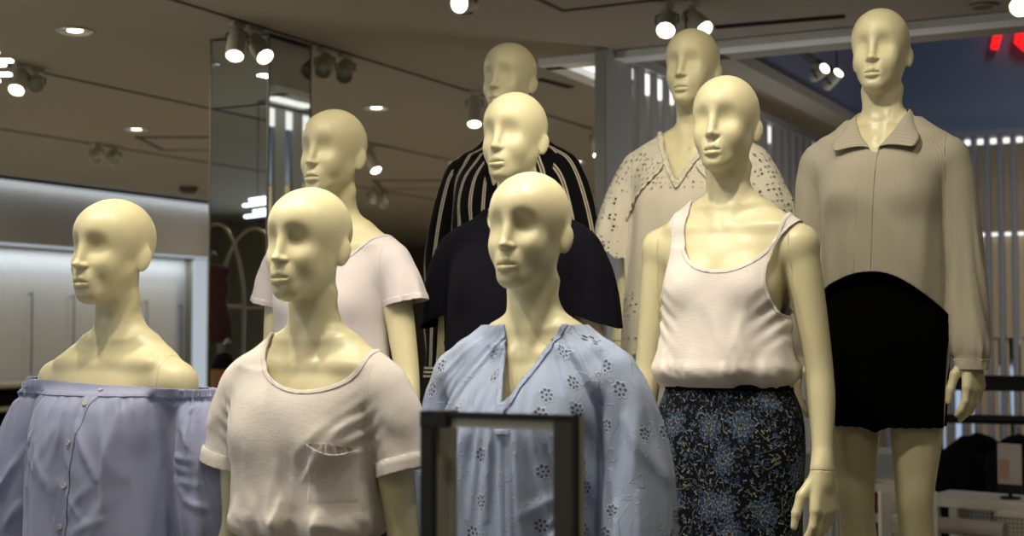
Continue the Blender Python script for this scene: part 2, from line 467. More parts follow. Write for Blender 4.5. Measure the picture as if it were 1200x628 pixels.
M = {}
def plain(name, c, r=.6, metal=0.0, var=.06, scale=9.0, bump=0.0, **k):
    """painted / moulded surface with a little tonal variation"""
    t = NT(name); o = t.obj(); f = t.noise(o, scale, 4.0)
    t.base(t.mix(f, tuple(x * (1 - var) for x in c), tuple(min(x * (1 + var), 1) for x in c))).rough(r).p(Metallic=metal, **k)
    if bump: t.bump(t.noise(o, 60.0, 3.0), bump)
    M[name] = t.m; return t.m
def glow(name, c, e):
    t = NT(name); t.base((.02, .02, .02)).p(Emission_Color=(*c, 1), Emission_Strength=e); M[name] = t.m; return t.m
def fabric(name, c, r=.85, weave=.0003, slub=0.0, sheen=.15, var=.07, spec=.5):
    t = NT(name); u = t.uv(); x = t.sep(u)
    f = t.noise(t.obj(), 5.0, 3.0)
    col = t.mix(f, tuple(v * (1 - var) for v in c), tuple(min(v * (1 + var), 1) for v in c))
    st = t.noise(t.comb(t.math('MULTIPLY', x[0], 26.0), t.math('MULTIPLY', x[1], 420.0)), 1.0, 3.0)
    if slub: col = t.mix(t.math('MULTIPLY', t.step(st, .35, .7), slub), col, tuple(v * .62 for v in c))
    w = t.math('ADD', t.math('SINE', t.math('MULTIPLY', x[0], 5200.0)), t.math('SINE', t.math('MULTIPLY', x[1], 5200.0)))
    fine = t.noise(t.obj(), 190.0, 2.0)
    h = t.math('ADD', t.math('MULTIPLY', w, .12), t.math('ADD', t.math('MULTIPLY', st, .8 if slub else .25), fine))
    t.base(col).rough(r).bump(h, weave).p(Sheen_Weight=sheen, Sheen_Roughness=.5, Specular_IOR_Level=spec)
    M[name] = t.m; return t

# skin of the mannequins: satin cream lacquer
t = NT('cream_lacquer'); o = t.obj(); f = t.noise(o, 3.0, 3.0)
t.base(t.mix(f, (.69, .64, .415), (.73, .68, .45))).rough(t.math('ADD', t.math('MULTIPLY', t.noise(o, 14.0), .10), .38)).p(IOR=1.45, Coat_Weight=.18, Coat_Roughness=.24); M['lacquer'] = t.m

fabric('blue_shirt', (.33, .37, .60), .6, .0002, sheen=.25)
fabric('white_tee', (.78, .735, .72), .9, .0005, slub=.16)
fabric('white_tee_shade', (.40, .37, .35), .9)  # darker copy of the tee cloth, with pocket shade put into its colour
fabric('white_tank', (.82, .77, .76), .9, .0005, slub=.14)
fabric('lilac_tee', (.66, .62, .66), .9, .0004, slub=.06)
fabric('navy_knit', (.0040, .0042, .0090), .95, .0004, sheen=.0, spec=.12)
fabric('black_knit', (.0035, .0035, .0042), .95, .0004, sheen=.0, spec=.12)
fabric('black_skirt', (.0012, .0012, .0015), .95, .0003, sheen=.0, spec=.05)
fabric('pale_blue', (.37, .455, .68), .85, .0003)
fabric('cream_cloth', (.64, .60, .50), .9, .0003)
fabric('white_cloth', (.6, .6, .6), .9)
fabric('navy_cloth', (.012, .013, .03), .9)
fabric('grey_denim', (.30, .33, .34), .9, .0008)
fabric('wine_cloth', (.045, .008, .012), .9)
fabric('rust_cloth', (.20, .075, .022), .9)
fabric('yellow_cloth', (.62, .52, .04), .9)

# cells with a flower each: returns (distance, angle, random colour, offset vector)
def cells(t, uv, scale, rnd=.75):
    v = t.vmath('SCALE', uv, scale); vo = t.n('ShaderNodeTexVoronoi', voronoi_dimensions='2D', _Vector=v, _Scale=1.0, _Randomness=rnd)
    d = t.vmath('SUBTRACT', v, vo.outputs['Position']); x = t.sep(d)
    return t.vmath('LENGTH', d), t.math('ARCTAN2', x[1], x[0]), t.sep(vo.outputs['Color']), d

# pale blue cloth with embroidered eyelet flowers
t = fabric('embroidered', (.37, .455, .68), .85, .0003); u = t.uv()
r, a, c, d = cells(t, u, 14.0, .62)
pick = t.step(c[0], .42, .44)
seg = t.math('COSINE', t.math('MULTIPLY', a, 7.0))
ring = t.math('MULTIPLY', t.math('SUBTRACT', 1.0, t.step(t.math('ABSOLUTE', t.math('SUBTRACT', r, .135)), .028, .042)), t.step(seg, -.25, .1))
hole = t.math('MULTIPLY', t.math('MAXIMUM', ring, t.math('SUBTRACT', 1.0, t.step(r, .03, .045))), pick)
rim = t.math('MULTIPLY', t.math('SUBTRACT', 1.0, t.step(t.math('ABSOLUTE', t.math('SUBTRACT', r, t.math('ADD', .19, t.math('MULTIPLY', seg, .03)))), .010, .03)), pick)
# raised leaves and stems between the flowers
r2, a2, c2, d2 = cells(t, t.vmath('ADD', u, (.031, .017, 0)), 21.0, .9)
leaf = t.math('SUBTRACT', 1.0, t.step(t.math('ABSOLUTE', t.math('SUBTRACT', r2, t.math('ADD', .19, t.math('MULTIPLY', t.math('COSINE', t.math('MULTIPLY', a2, 3.0)), .11)))), .012, .04))
wv = t.n('ShaderNodeTexWave', wave_type='BANDS', _Vector=u, _Scale=7.0, _Distortion=9.0, _Detail=1.0, _Detail_Scale=1.4).outputs[1]
stem = t.math('MULTIPLY', t.math('SUBTRACT', 1.0, t.step(t.math('ABSOLUTE', t.math('SUBTRACT', wv, .5)), .02, .06)), t.step(t.noise(u, 9.0, 1.0), .48, .54))
emb = t.math('MULTIPLY', t.math('MAXIMUM', t.math('MAXIMUM', t.math('MULTIPLY', leaf, t.step(c2[1], .34, .36)), stem), rim), t.math('SUBTRACT', 1.0, hole))
col = t.b.inputs['Base Color'].links[0].from_socket
col = t.mix(t.math('MULTIPLY', emb, .75), col, (.58, .64, .78)); col = t.mix(hole, col, (.07, .085, .17)); t.base(col)
old = t.b.inputs['Normal'].links[0].from_node
t.set(t.b.inputs['Normal'], t.n('ShaderNodeBump', _Height=t.math('SUBTRACT', emb, hole), _Distance=.0022, _Normal=old.outputs[0]).outputs[0])

# black with white double stripes
def stripes(name, axis, period, horizontal=False):
    t = fabric(name, (.0035, .0035, .0042), .9, .0003, sheen=.0, spec=.12); x = t.sep(t.uv())[axis]
    f = t.math('ABSOLUTE', t.math('SUBTRACT', t.math('FRACT', t.math('DIVIDE', x, period)), .5)); f = t.math('MULTIPLY', f, period)
    band = t.math('SUBTRACT', 1.0, t.step(f, .0058, .0066)); gap = t.step(f, .0018, .0026)
    col = t.b.inputs['Base Color'].links[0].from_socket
    col = t.mix(band, col, (.10, .055, .03)); col = t.mix(t.math('MULTIPLY', band, gap), col, (.60, .56, .47)); t.base(col)
stripes('stripes', 0, .052)
t = fabric('cuff_stripes', (.0035, .0035, .0042), .9, sheen=0, spec=.12); x = t.sep(t.uv())[1]
f = t.math('FRACT', t.math('DIVIDE', t.math('SUBTRACT', x, .742), .013)); t.base(t.mix(t.math('SUBTRACT', 1.0, t.step(t.math('ABSOLUTE', t.math('SUBTRACT', f, .5)), .20, .26)), t.b.inputs['Base Color'].links[0].from_socket, (.6, .56, .47)))

# taupe pinstripe
t = fabric('pinstripe', (.40, .37, .295), .85, .0002); x = t.sep(t.uv())[0]
f = t.math('ABSOLUTE', t.math('SUBTRACT', t.math('FRACT', t.math('DIVIDE', x, .0068)), .5))
t.base(t.mix(t.math('MULTIPLY', t.step(f, .24, .34), .42), t.b.inputs['Base Color'].links[0].from_socket, (.50, .475, .40)))

# cream cloth with punched eyelets (real openings) on the yoke, sleeves and lower body
t = fabric('eyelet', (.64, .60, .50), .9, .0003); u = t.uv()
ob = t.sep(t.obj())
r, a, c, d = cells(t, u, 62.0, .6)
zone = t.math('MAXIMUM', t.math('MAXIMUM', t.math('MULTIPLY', t.step(ob[2], 1.30, 1.32), t.step(t.noise(u, 10.0, 1.0), .46, .5)), t.math('MULTIPLY', t.step(t.math('ABSOLUTE', ob[0]), .205, .215), t.step(t.noise(u, 12.0, 1.0), .38, .42))),
              t.math('MULTIPLY', t.math('MULTIPLY', t.math('SUBTRACT', 1.0, t.step(ob[2], 1.00, 1.02)), t.step(ob[2], .84, .86)), t.step(t.noise(u, 9.0, 1.0), .40, .44)))
rad = t.math('ADD', .12, t.math('MULTIPLY', c[0], .13)); on = t.math('MULTIPLY', zone, t.step(c[1], .25, .27))
hole = t.math('MULTIPLY', t.math('SUBTRACT', 1.0, t.step(t.math('SUBTRACT', r, rad), -.02, .02)), on)
rim = t.math('MULTIPLY', t.math('SUBTRACT', 1.0, t.step(t.math('SUBTRACT', r, rad), .08, .16)), on)
t.base(t.mix(rim, t.b.inputs['Base Color'].links[0].from_socket, (.72, .68, .58)))
old = t.b.inputs['Normal'].links[0].from_node
t.set(t.b.inputs['Normal'], t.n('ShaderNodeBump', _Height=rim, _Distance=.0015, _Normal=old.outputs[0]).outputs[0])
tr = t.n('ShaderNodeBsdfTransparent'); mx = t.n('ShaderNodeMixShader'); t.set(mx.inputs[0], hole); t.set(mx.inputs[1], t.b.outputs[0]); t.set(mx.inputs[2], tr.outputs[0]); t.set(t.out.inputs[0], mx.outputs[0])

# dark floral print
t = fabric('floral', (.0028, .0035, .0065), .85, .0003, sheen=.0, spec=.15); u = t.uv()
dn = t.n('ShaderNodeTexNoise', _Vector=u, _Scale=30.0, _Detail=2.0).outputs[1]
uw = t.vmath('ADD', u, t.vmath('SCALE', t.vmath('SUBTRACT', dn, (.5, .5, .5)), .012))
col = t.b.inputs['Base Color'].links[0].from_socket
# scattered small leaves and buds
for sc, sd, petals, amp, cols, thr in ((88.0, .021, 3.0, .18, ((.035, .05, .09), (.16, .17, .15)), .22), (62.0, .013, 2.0, .22, ((.03, .055, .12), (.22, .24, .22)), .20), (36.0, .05, 5.0, .15, ((.018, .035, .095), (.06, .10, .19)), .20)):
    r, a, c, d = cells(t, t.vmath('ADD', uw, (sd, sd * 2, 0)), sc, .95)
    sh = t.math('SUBTRACT', t.math('ADD', .16, t.math('MULTIPLY', t.math('COSINE', t.math('ADD', t.math('MULTIPLY', a, petals), t.math('MULTIPLY', c[2], 6.28))), amp)), r)
    m = t.math('MULTIPLY', t.step(sh, -.02, .03), t.step(c[0], thr, thr + .02)); col = t.mix(m, col, t.mix(t.step(t.math('ADD', c[1], t.math('MULTIPLY', sh, 2.0)), .55, .9), cols[0], cols[1]))
wv = t.n('ShaderNodeTexWave', wave_type='BANDS', bands_direction='DIAGONAL', _Vector=u, _Scale=6.0, _Distortion=14.0, _Detail=2.0, _Detail_Scale=1.2).outputs[1]
stem = t.math('MULTIPLY', t.math('SUBTRACT', 1.0, t.step(t.math('ABSOLUTE', t.math('SUBTRACT', wv, .5)), .02, .07)), t.step(t.noise(u, 16.0, 1.0), .50, .55)); col = t.mix(stem, col, (.15, .15, .125))
# large layered blooms
r, a, c, d = cells(t, uw, 10.5, .95)
a = t.math('ADD', a, t.math('MULTIPLY', c[2], 6.28)); big = t.step(c[0], .34, .36)
for rad, n, am, cin, cout in ((.34, 12.0, .045, (.014, .027, .065), (.13, .18, .245)), (.22, 9.0, .035, (.030, .050, .105), (.20, .24, .26)), (.10, 7.0, .02, (.008, .012, .03), (.28, .28, .22))):
    sh = t.math('SUBTRACT', t.math('ADD', rad, t.math('MULTIPLY', t.math('COSINE', t.math('MULTIPLY', a, n)), am)), r)
    vein = t.step(t.math('COSINE', t.math('MULTIPLY', a, n * 3)), .2, .9)
    edge = t.math('MULTIPLY', t.math('MAXIMUM', t.math('SUBTRACT', 1.0, t.step(sh, .018, .06)), t.math('MULTIPLY', vein, .5)), t.step(t.noise(u, 170.0, 1.0), .40, .58))
    col = t.mix(t.math('MULTIPLY', t.step(sh, -.01, .015), big), col, t.mix(edge, cin, cout))
t.base(col)

# fittings and room
plain('button', (.62, .58, .56), .25)
plain('ceiling_paint', (.33, .295, .235), .85, var=.05, scale=.7, bump=.0004)
plain('white_trim', (.85, .87, .84), .6)
plain('soffit_paint', (.27, .24, .19), .8)
plain('slot_black', (.012, .011, .010), .8)
plain('track_dark', (.07, .06, .045), .7)
plain('blue_wall', (.12, .155, .22), .5, var=.12, scale=.6)
plain('slat_grey', (.34, .335, .32), .6)
plain('slat_blue_grey', (.20, .205, .24), .6)
plain('beige_wall', (.40, .35, .26), .8, var=.05, scale=1.5)
plain('olive_wall', (.14, .125, .085), .8, var=.15, scale=1.2)
plain('fascia_paint', (.18, .172, .155), .7)
plain('panel_paint', (.36, .35, .33), .55)
plain('floor_tile', (.46, .41, .33), .35, var=.1, scale=2.0)
plain('platform_white', (.34, .32, .28), .5)
plain('black_metal', (.012, .012, .013), .42, .6)
plain('frame_black', (.018, .018, .017), .5)
plain('frame_grey', (.62, .63, .55), .45)
plain('frame_olive', (.085, .083, .062), .5)
plain('spot_white', (.42, .39, .31), .5)
plain('spot_dark', (.05, .045, .037), .6)
plain('chrome', (.8, .8, .78), .12, 1.0)
plain('glass_lens', (.35, .42, .36), .15)
plain('brass_tube', (.30, .26, .18), .4, .6)
plain('white_laminate', (.66, .64, .57), .45)
plain('shelf_dark', (.035, .033, .028), .6)
plain('shelf_edge', (.20, .18, .13), .5)
plain('leaf_green', (.06, .19, .035), .6, var=.5, scale=30)
plain('poster_paper', (.42, .37, .35), .6)
plain('poster_orange', (.42, .24, .17), .6, var=.3)
plain('cable_dark', (.03, .03, .03), .6)
t = NT('perforated_white'); o = t.obj(); x = t.sep(o)
dot = t.vmath('LENGTH', t.comb(t.math('SUBTRACT', t.math('FRACT', t.math('MULTIPLY', x[0], 55.0)), .5), t.math('SUBTRACT', t.math('FRACT', t.math('MULTIPLY', x[2], 55.0)), .5)))
t.base(t.mix(t.step(dot, .22, .28), (.10, .10, .09), (.46, .45, .41))).rough(.5); M['perforated'] = t.m
t = NT('mirror_glass'); o = t.obj()
t.base(t.mix(t.noise(o, 2.0), (.66, .70, .68), (.69, .73, .71))).rough(.015).p(Metallic=1.0); M['mirror'] = t.m
glow('lamp_glow', (1.0, .93, .74), 12.0)
glow('lamp_dim', (1.0, .95, .82), 7.0)
glow('led_cool', (.80, .90, 1.0), .5)
glow('led_bar', (.75, .86, 1.0), 5.0)
glow('led_white', (1.0, .98, .92), 1.3)
glow('sign_red', (1.0, .006, .008), 1.5)
glow('window_glow', (.90, 1.0, .92), 1.15)
glow('banner_blue', (.045, .085, .36), .55)
glow('daylight', (.55, .72, 1.0), .62)
# ------------------------------------------------------------------ clothes: implicit shells over the body, cut open at neck, arms and hem
def axis3(lo, hi, h): return [np.arange(l, u + h, h) for l, u in zip(lo, hi)]
class Cloth:
    def __init__(s, lo, hi, h=.0045, off=.007, trunk=True, arms=False, collar_k=None):
        s.ax = axis3(lo, hi, h); s.h = h
        s.T = Grid(*s.ax, far=.06); s.S = Grid(*s.ax, far=.06); s.chains = {}
        if trunk:
            add_trunk(s.T)
            if arms:
                for q in (-1, 1): chain(s.T, arm_pts(q), .01)
            s.T.D -= off
    def loose(s, zs, a, b, c=None, xc=None, k=.03, p=2.3):
        c = c or [0] * len(zs); xc = xc or [0] * len(zs); lo, hi = min(zs), max(zs)
        def f(X, Y, Z):
            z = np.clip(Z, lo, hi); A, B, C, D = (spl(z, zs, v) for v in (a, b, c, xc))
            r = (np.abs((X - D) / A) ** p + np.abs((Y - C) / B) ** p) ** (1 / p)
            return np.maximum((r - 1) * np.minimum(A, B), np.maximum(Z - hi, lo - Z)).astype(F32)
        m = max(max(a), max(b)) + .05
        s.T.add(f, (-m, -m, lo), (m, m, hi), k); return s
    def sleeve(s, pts, sides=(-1, 1), k=.0, adj=None):
        for q in sides:
            dx, dy, dr = (adj or {}).get(q, (0, 0, 0)); m = len(pts) - 1
            P = [((x + dx * i / m) * q, y + dy * i / m, z, r + dr * i / m) for i, (x, y, z, r) in enumerate(pts)]; s.chains[q] = P; chain(s.S, P, k)
        return s
    def merge(s, k=.02, groove=0.0, w=.010):
        s.D = smin(s.T.D, s.S.D, k)
        if groove:
            zf = sstep(1.36, 1.30, s.T.z)[None, None, :]; yf = sstep(-.005, -.04, s.T.y)[None, :, None]; s.D += (groove * zf * yf * np.exp(-((s.T.D - s.S.D) / w) ** 2)).astype(F32)
        return s
    def disp(s, fn):
        m = np.abs(s.D) < .035; i = np.argwhere(m)
        X, Y, Z = (a[i[:, d]] for d, a in enumerate(s.T.x if False else (s.T.x, s.T.y, s.T.z)))
        s.D[m] -= fn(X.astype(float), Y.astype(float), Z.astype(float)).astype(F32); return s
    def sample(s, A, V):
        r = []; 
        for d, ax in enumerate((s.T.x, s.T.y, s.T.z)):
            t = np.clip((V[:, d] - ax[0]) / s.h, 0, len(ax) - 1.001); r.append((t.astype(int), t - t.astype(int)))
        v = 0
        for i in (0, 1):
            for j in (0, 1):
                for k in (0, 1):
                    w = (r[0][1] if i else 1 - r[0][1]) * (r[1][1] if j else 1 - r[1][1]) * (r[2][1] if k else 1 - r[2][1])
                    v = v + w * A[r[0][0] + i, r[1][0] + j, r[2][0] + k]
        return v
    def mesh(s, clips, it=2):
        V, Q = surface_nets(s.D, *[a for a in (s.T.x, s.T.y, s.T.z)]); V = relax(V, Q, it, .45); T = tris(Q)
        N = normals(V, T)
        s.V, s.F = V, T
        for c in clips:
            VN = np.concatenate([V, N], 1); g = c(V); VN, T, _ = split_tris(VN, T, g); VN, T, _ = compact(VN, T); V, N = VN[:, :3], VN[:, 3:]
        s.V, s.F, s.N = V, T, N / (np.linalg.norm(N, axis=1)[:, None] + 1e-9); return s
    def cls(s, q, top=True):
        """>0 on the sleeve of side q"""
        V = s.V; d = s.sample(s.T.D, V) - s.sample(s.S.D, V); x = V[:, 0] * q
        return np.maximum(np.minimum(d, x - .145), np.minimum(x - .176, (V[:, 2] - 1.31) * 2)) if top else np.minimum(d, x - .13)
    def on_sleeve(s, V): return (s.sample(s.T.D, V) - s.sample(s.S.D, V) > .002) & (np.abs(V[:, 0]) > .13)
    def split(s, g):
        VN = np.concatenate([s.V, s.N], 1); VN, A, B = split_tris(VN, s.F, g)
        a, fa, _ = compact(VN, A); b, fb, _ = compact(VN, B)
        s.V, s.N, s.F = b[:, :3], b[:, 3:], fb
        return a[:, :3], a[:, 3:], fa
    def patch(s, clips, off=.002, src=None):
        V, N, F = (s.V0, s.N0, s.F0) if src is None else src
        for c in clips:
            VN = np.concatenate([V, N], 1); VN, F, _ = split_tris(VN, F, c(V)); VN, F, _ = compact(VN, F); V, N = VN[:, :3], VN[:, 3:]
        n = N / (np.linalg.norm(N, axis=1)[:, None] + 1e-9)
        o = off(V) if callable(off) else off
        return V + n * (o[:, None] if hasattr(o, 'shape') else o), F
    def keep(s): s.V0, s.N0, s.F0 = s.V, s.N, s.F; return s
    def find(s, x, z, front=True):
        V = s.V0; m = np.where(V[:, 1] < .03 if front else V[:, 1] > 0)[0]
        d = (V[m, 0] - x) ** 2 + (V[m, 2] - z) ** 2; i = m[d.argmin()]
        return Vector(V[i]), Vector(s.N0[i])

def biggest(V, F):
    """drop every loose island but the largest"""
    lab = np.arange(len(V))
    while True:
        m = lab[F].min(1); new = lab.copy()
        for k in range(3): np.minimum.at(new, F[:, k], m)
        new = new[new]
        if (new == lab).all(): break
        lab = new
    f = lab[F[:, 0]]; u, n = np.unique(f, return_counts=True); F = F[f == u[n.argmax()]]
    V, F, _ = compact(V, F); return V, F
def uv_torso(V, R=.17): return np.stack([np.arctan2(V[:, 0], -(V[:, 1] - .015)) * R, V[:, 2]], 1)
def uv_sleeve(V, pts, R=.06):
    P = np.array(pts, float); t = np.linspace(0, len(P) - 1, 60); C = np.stack([spl(t, np.arange(len(P)), P[:, d]) for d in range(3)], 1)
    tg = np.gradient(C, axis=0); tg /= np.linalg.norm(tg, axis=1)[:, None]; L = np.concatenate([[0], np.cumsum(np.linalg.norm(np.diff(C, axis=0), axis=1))])
    d = ((V[:, None] - C[None]) ** 2).sum(2) if len(V) * 60 < 3e7 else None
    i = d.argmin(1); r = V - C[i]; t_ = tg[i]; q = np.sign(P[0, 0])
    f = np.array([0, -1.0, 0]) - t_ * (-t_[:, 1])[:, None]; f /= np.linalg.norm(f, axis=1)[:, None]; sd = np.cross(t_, f) * q
    return np.stack([np.arctan2((r * sd).sum(1), (r * f).sum(1)) * R + .5, L[i] + (r * t_).sum(1) + .3], 1)

def cloth_obj(name, V, F, mat, parent, uv=None, thick=.0025):
    me = np_mesh(name, V, T=F, uv=uv); me.materials.append(mat)
    o = bpy.data.objects.new(name, me); link(o, parent)
    if thick:
        m = o.modifiers.new('thickness', 'SOLIDIFY'); m.thickness = thick; m.offset = -1
    return o

# clip / fold helpers ------------------------------------------------
def above(z): return lambda V: V[:, 2] - z
def below(z): return lambda V: z - V[:, 2]
def scoop(xc, w, zt, zb, zback, xb=None, p=2.0):
    """keep what lies outside a round neck opening"""
    def f(V):
        x, y, z = V[:, 0], V[:, 1], V[:, 2]; m = sstep(-.045, .045, y)
        h = (zt - zb) * (1 - m) + (zt - zback) * m; c = xc + ((xb if xb is not None else xc) - xc) * np.clip((zt - z) / (zt - zb), 0, 1)
        u = np.abs(x - c) / w; v = np.clip((zt - z), 0, None) / h
        return (np.power(u ** p + v ** p, 1 / p) - 1) * w
    return f
def vneck(xt, w, zt, xb, zb, zback, rnd=.004):
    def f(V):
        x, y, z = V[:, 0], V[:, 1], V[:, 2]; m = sstep(-.04, .05, y); t = (z - zb) / (zt - zb)
        c = xb + (xt - xb) * np.clip(t, 0, 1); ww = w * np.clip(t, -.5, 1.25) ** 1 if False else w * np.clip(t, -.5, 1.3)
        fr = np.sqrt((np.abs(x - c)) ** 2 + rnd ** 2) - ww - rnd * .5
        bk = np.maximum(zback - z, np.abs(x - xt) - w * 1.0)
        return fr * (1 - m) + bk * m
    return f
def plane_cut(p, n):
    p, n = np.array(p), np.array(n, float); n /= np.linalg.norm(n)
    return lambda V: (V - p) @ n
def sleeve_end(pts, tcut, flare=(0, 0)):
    """cut plane across a sleeve at chain position tcut for both sides; affects only that sleeve"""
    out = []
    P = np.array(pts, float); i = int(tcut); f = tcut - i
    c = P[i, :3] + (P[i + 1, :3] - P[i, :3]) * f; d = P[i + 1, :3] - P[i, :3]; d /= np.linalg.norm(d); R = P[i, 3] * 2.2
    for q in (-1, 1):
        cq, dq = c * (q, 1, 1), d * (q, 1, 1)
        def g(V, cq=cq, dq=dq, q=q):
            r = V - cq; a = r @ dq; rad = np.linalg.norm(r - a[:, None] * dq, axis=1)
            return np.where((rad < R) & (V[:, 0] * q > .115), -a, .05)
        out.append(g)
    return out
def creases(X, Y, Z, segs):
    """soft ridges along (x0, z0)-(x1, z1) lines on the front of a garment"""
    v = np.zeros_like(X); fr = sstep(.06, -.01, Y)
    for x0, z0, x1, z1, w, A in segs:
        dx, dz = x1 - x0, z1 - z0; L2 = dx * dx + dz * dz
        t = np.clip(((X - x0) * dx + (Z - z0) * dz) / L2, 0, 1)
        d2 = (X - x0 - t * dx) ** 2 + (Z - z0 - t * dz) ** 2
        v += A * np.exp(-d2 / (w * w)) * (.25 + .75 * np.sin(math.pi * np.clip(.12 + .80 * t, 0, 1)))
    return v * fr
def rnd_creases(seed, n, xr, zr, lean, length, w=(.006, .012), A=(.003, .006)):
    r = random.Random(seed); out = []
    for _ in range(n):
        x, z = r.uniform(*xr), r.uniform(*zr); a = lean + r.gauss(0, .22); L = r.uniform(*length)
        out.append((x, z, x + math.sin(a) * L, z - math.cos(a) * L, r.uniform(*w), r.uniform(*A)))
    return out
def theta(X, Y, xc=0., yc=.015): return np.arctan2(X - xc, -(Y - yc))
def gather(th, n, seed=0):
    rs = np.random.RandomState(seed); v = 0
    for k, a in ((1, .6), (1.37, .45), (.71, .5), (1.9, .25)): v = v + a * np.sin(th * n * k + rs.rand() * 6.28 + .9 * np.sin(th * n * .31 * k + rs.rand() * 6))
    return v / 1.3
def start(key, label, group=None):
    p, s, d = POS[key]
    root = empty('mannequin', p, 0, label, 'mannequin', group); root.scale = (s, s, s)
    b = bpy.data.objects.new('body', BODY); link(b, root)
    return root
def finish(c, name, mat, parent, pts=None, sleeve_mat=None, thick=.0025, top=True):
    """torso mesh with a sleeve sub-part on each side"""
    c.keep(); parts = []
    if pts:
        for q in (-1, 1): parts.append((q, c.split(c.cls(q, top))))
    o = cloth_obj(name, c.V, c.F, mat, parent, uv_torso(c.V), thick)
    for q, (V, N, F) in parts:
        if len(F): cloth_obj('sleeve', V, F, sleeve_mat or mat, o, uv_sleeve(V, c.chains[q]), thick)
    return o
def add_patch(c, name, clips, off, mat, parent, thick=.0015, src=None, uvf=uv_torso):
    V, F = biggest(*c.patch(clips, off, src))
    return cloth_obj(name, V, F, mat, parent, uvf(V), thick)
def button(c, x, z, parent, mat, r=.0058, lift=.002):
    p, n = c.find(x, z); b = MB()
    b.lathe([(0, .0016), (r * .55, .0014), (r * .72, .0026), (r * .95, .0022), (r, .0008), (r, 0), (0, 0)], p + n * lift, Vector((0, 0, 1)).rotation_difference(n).to_matrix(), 18)
    for a in range(4): b.cyl(p + n * (lift + .0012) + n.orthogonal().normalized() * .0012 * math.cos(a * math.pi / 2) + n.cross(n.orthogonal().normalized()) * .0012 * math.sin(a * math.pi / 2), p + n * (lift + .0022) + n.orthogonal().normalized() * .0012 * math.cos(a * math.pi / 2) + n.cross(n.orthogonal().normalized()) * .0012 * math.sin(a * math.pi / 2), .0004, n=6)
    return b.build('button', mat, parent, smooth_on=False, auto=40)

def bottoms(kind):
    """shared lower wear: returns mesh"""
    if kind == 'trousers':
        g = Grid(*axis3((-.26, -.2, .05), (.26, .2, 1.12), .009), far=.05)
        g.add(lambda X, Y, Z: torso_f(X, Y, Z, .004), (-.2, -.15, .8), (.2, .16, 1.12), 0)
        for s in (-1, 1):
            a = Grid(g.x, g.y, g.z, .05)
            chain(a, [(.086*s, .012, .90, .092), (.088*s, .008, .74, .088), (.086*s, .002, .52, .072), (.083*s, .010, .30, .066), (.080*s, .020, .10, .056)], 0)
            g.D = smin(g.D, a.D, .012)
        m = np.abs(g.D) < .03; i = np.argwhere(m); X, Y, Z = (a[i[:, d]].astype(float) for d, a in enumerate((g.x, g.y, g.z)))
        g.D[m] -= (.0015 * wob(X * 2, Y * 2, Z, 22, 5)).astype(F32)
        V, Q = g.nets(); V = relax(V, Q, 2); T = tris(Q)
        for f in (below(1.075), above(.12)): V, T, _ = split_tris(V, T, f(V)); V, T, _ = compact(V, T)
        return np_mesh('trousers', V, T=T, uv=uv_torso(V))

def skirt_shell(zs, a, b, c, lo, h, foldf, clips):
    k = Cloth((-.27, -.2, lo), (.27, .2, 1.13), h, trunk=False); k.loose(zs, a, b, c, k=0.0, p=2.25)
    k.D = k.T.D; k.disp(foldf); return k.mesh(clips).keep()

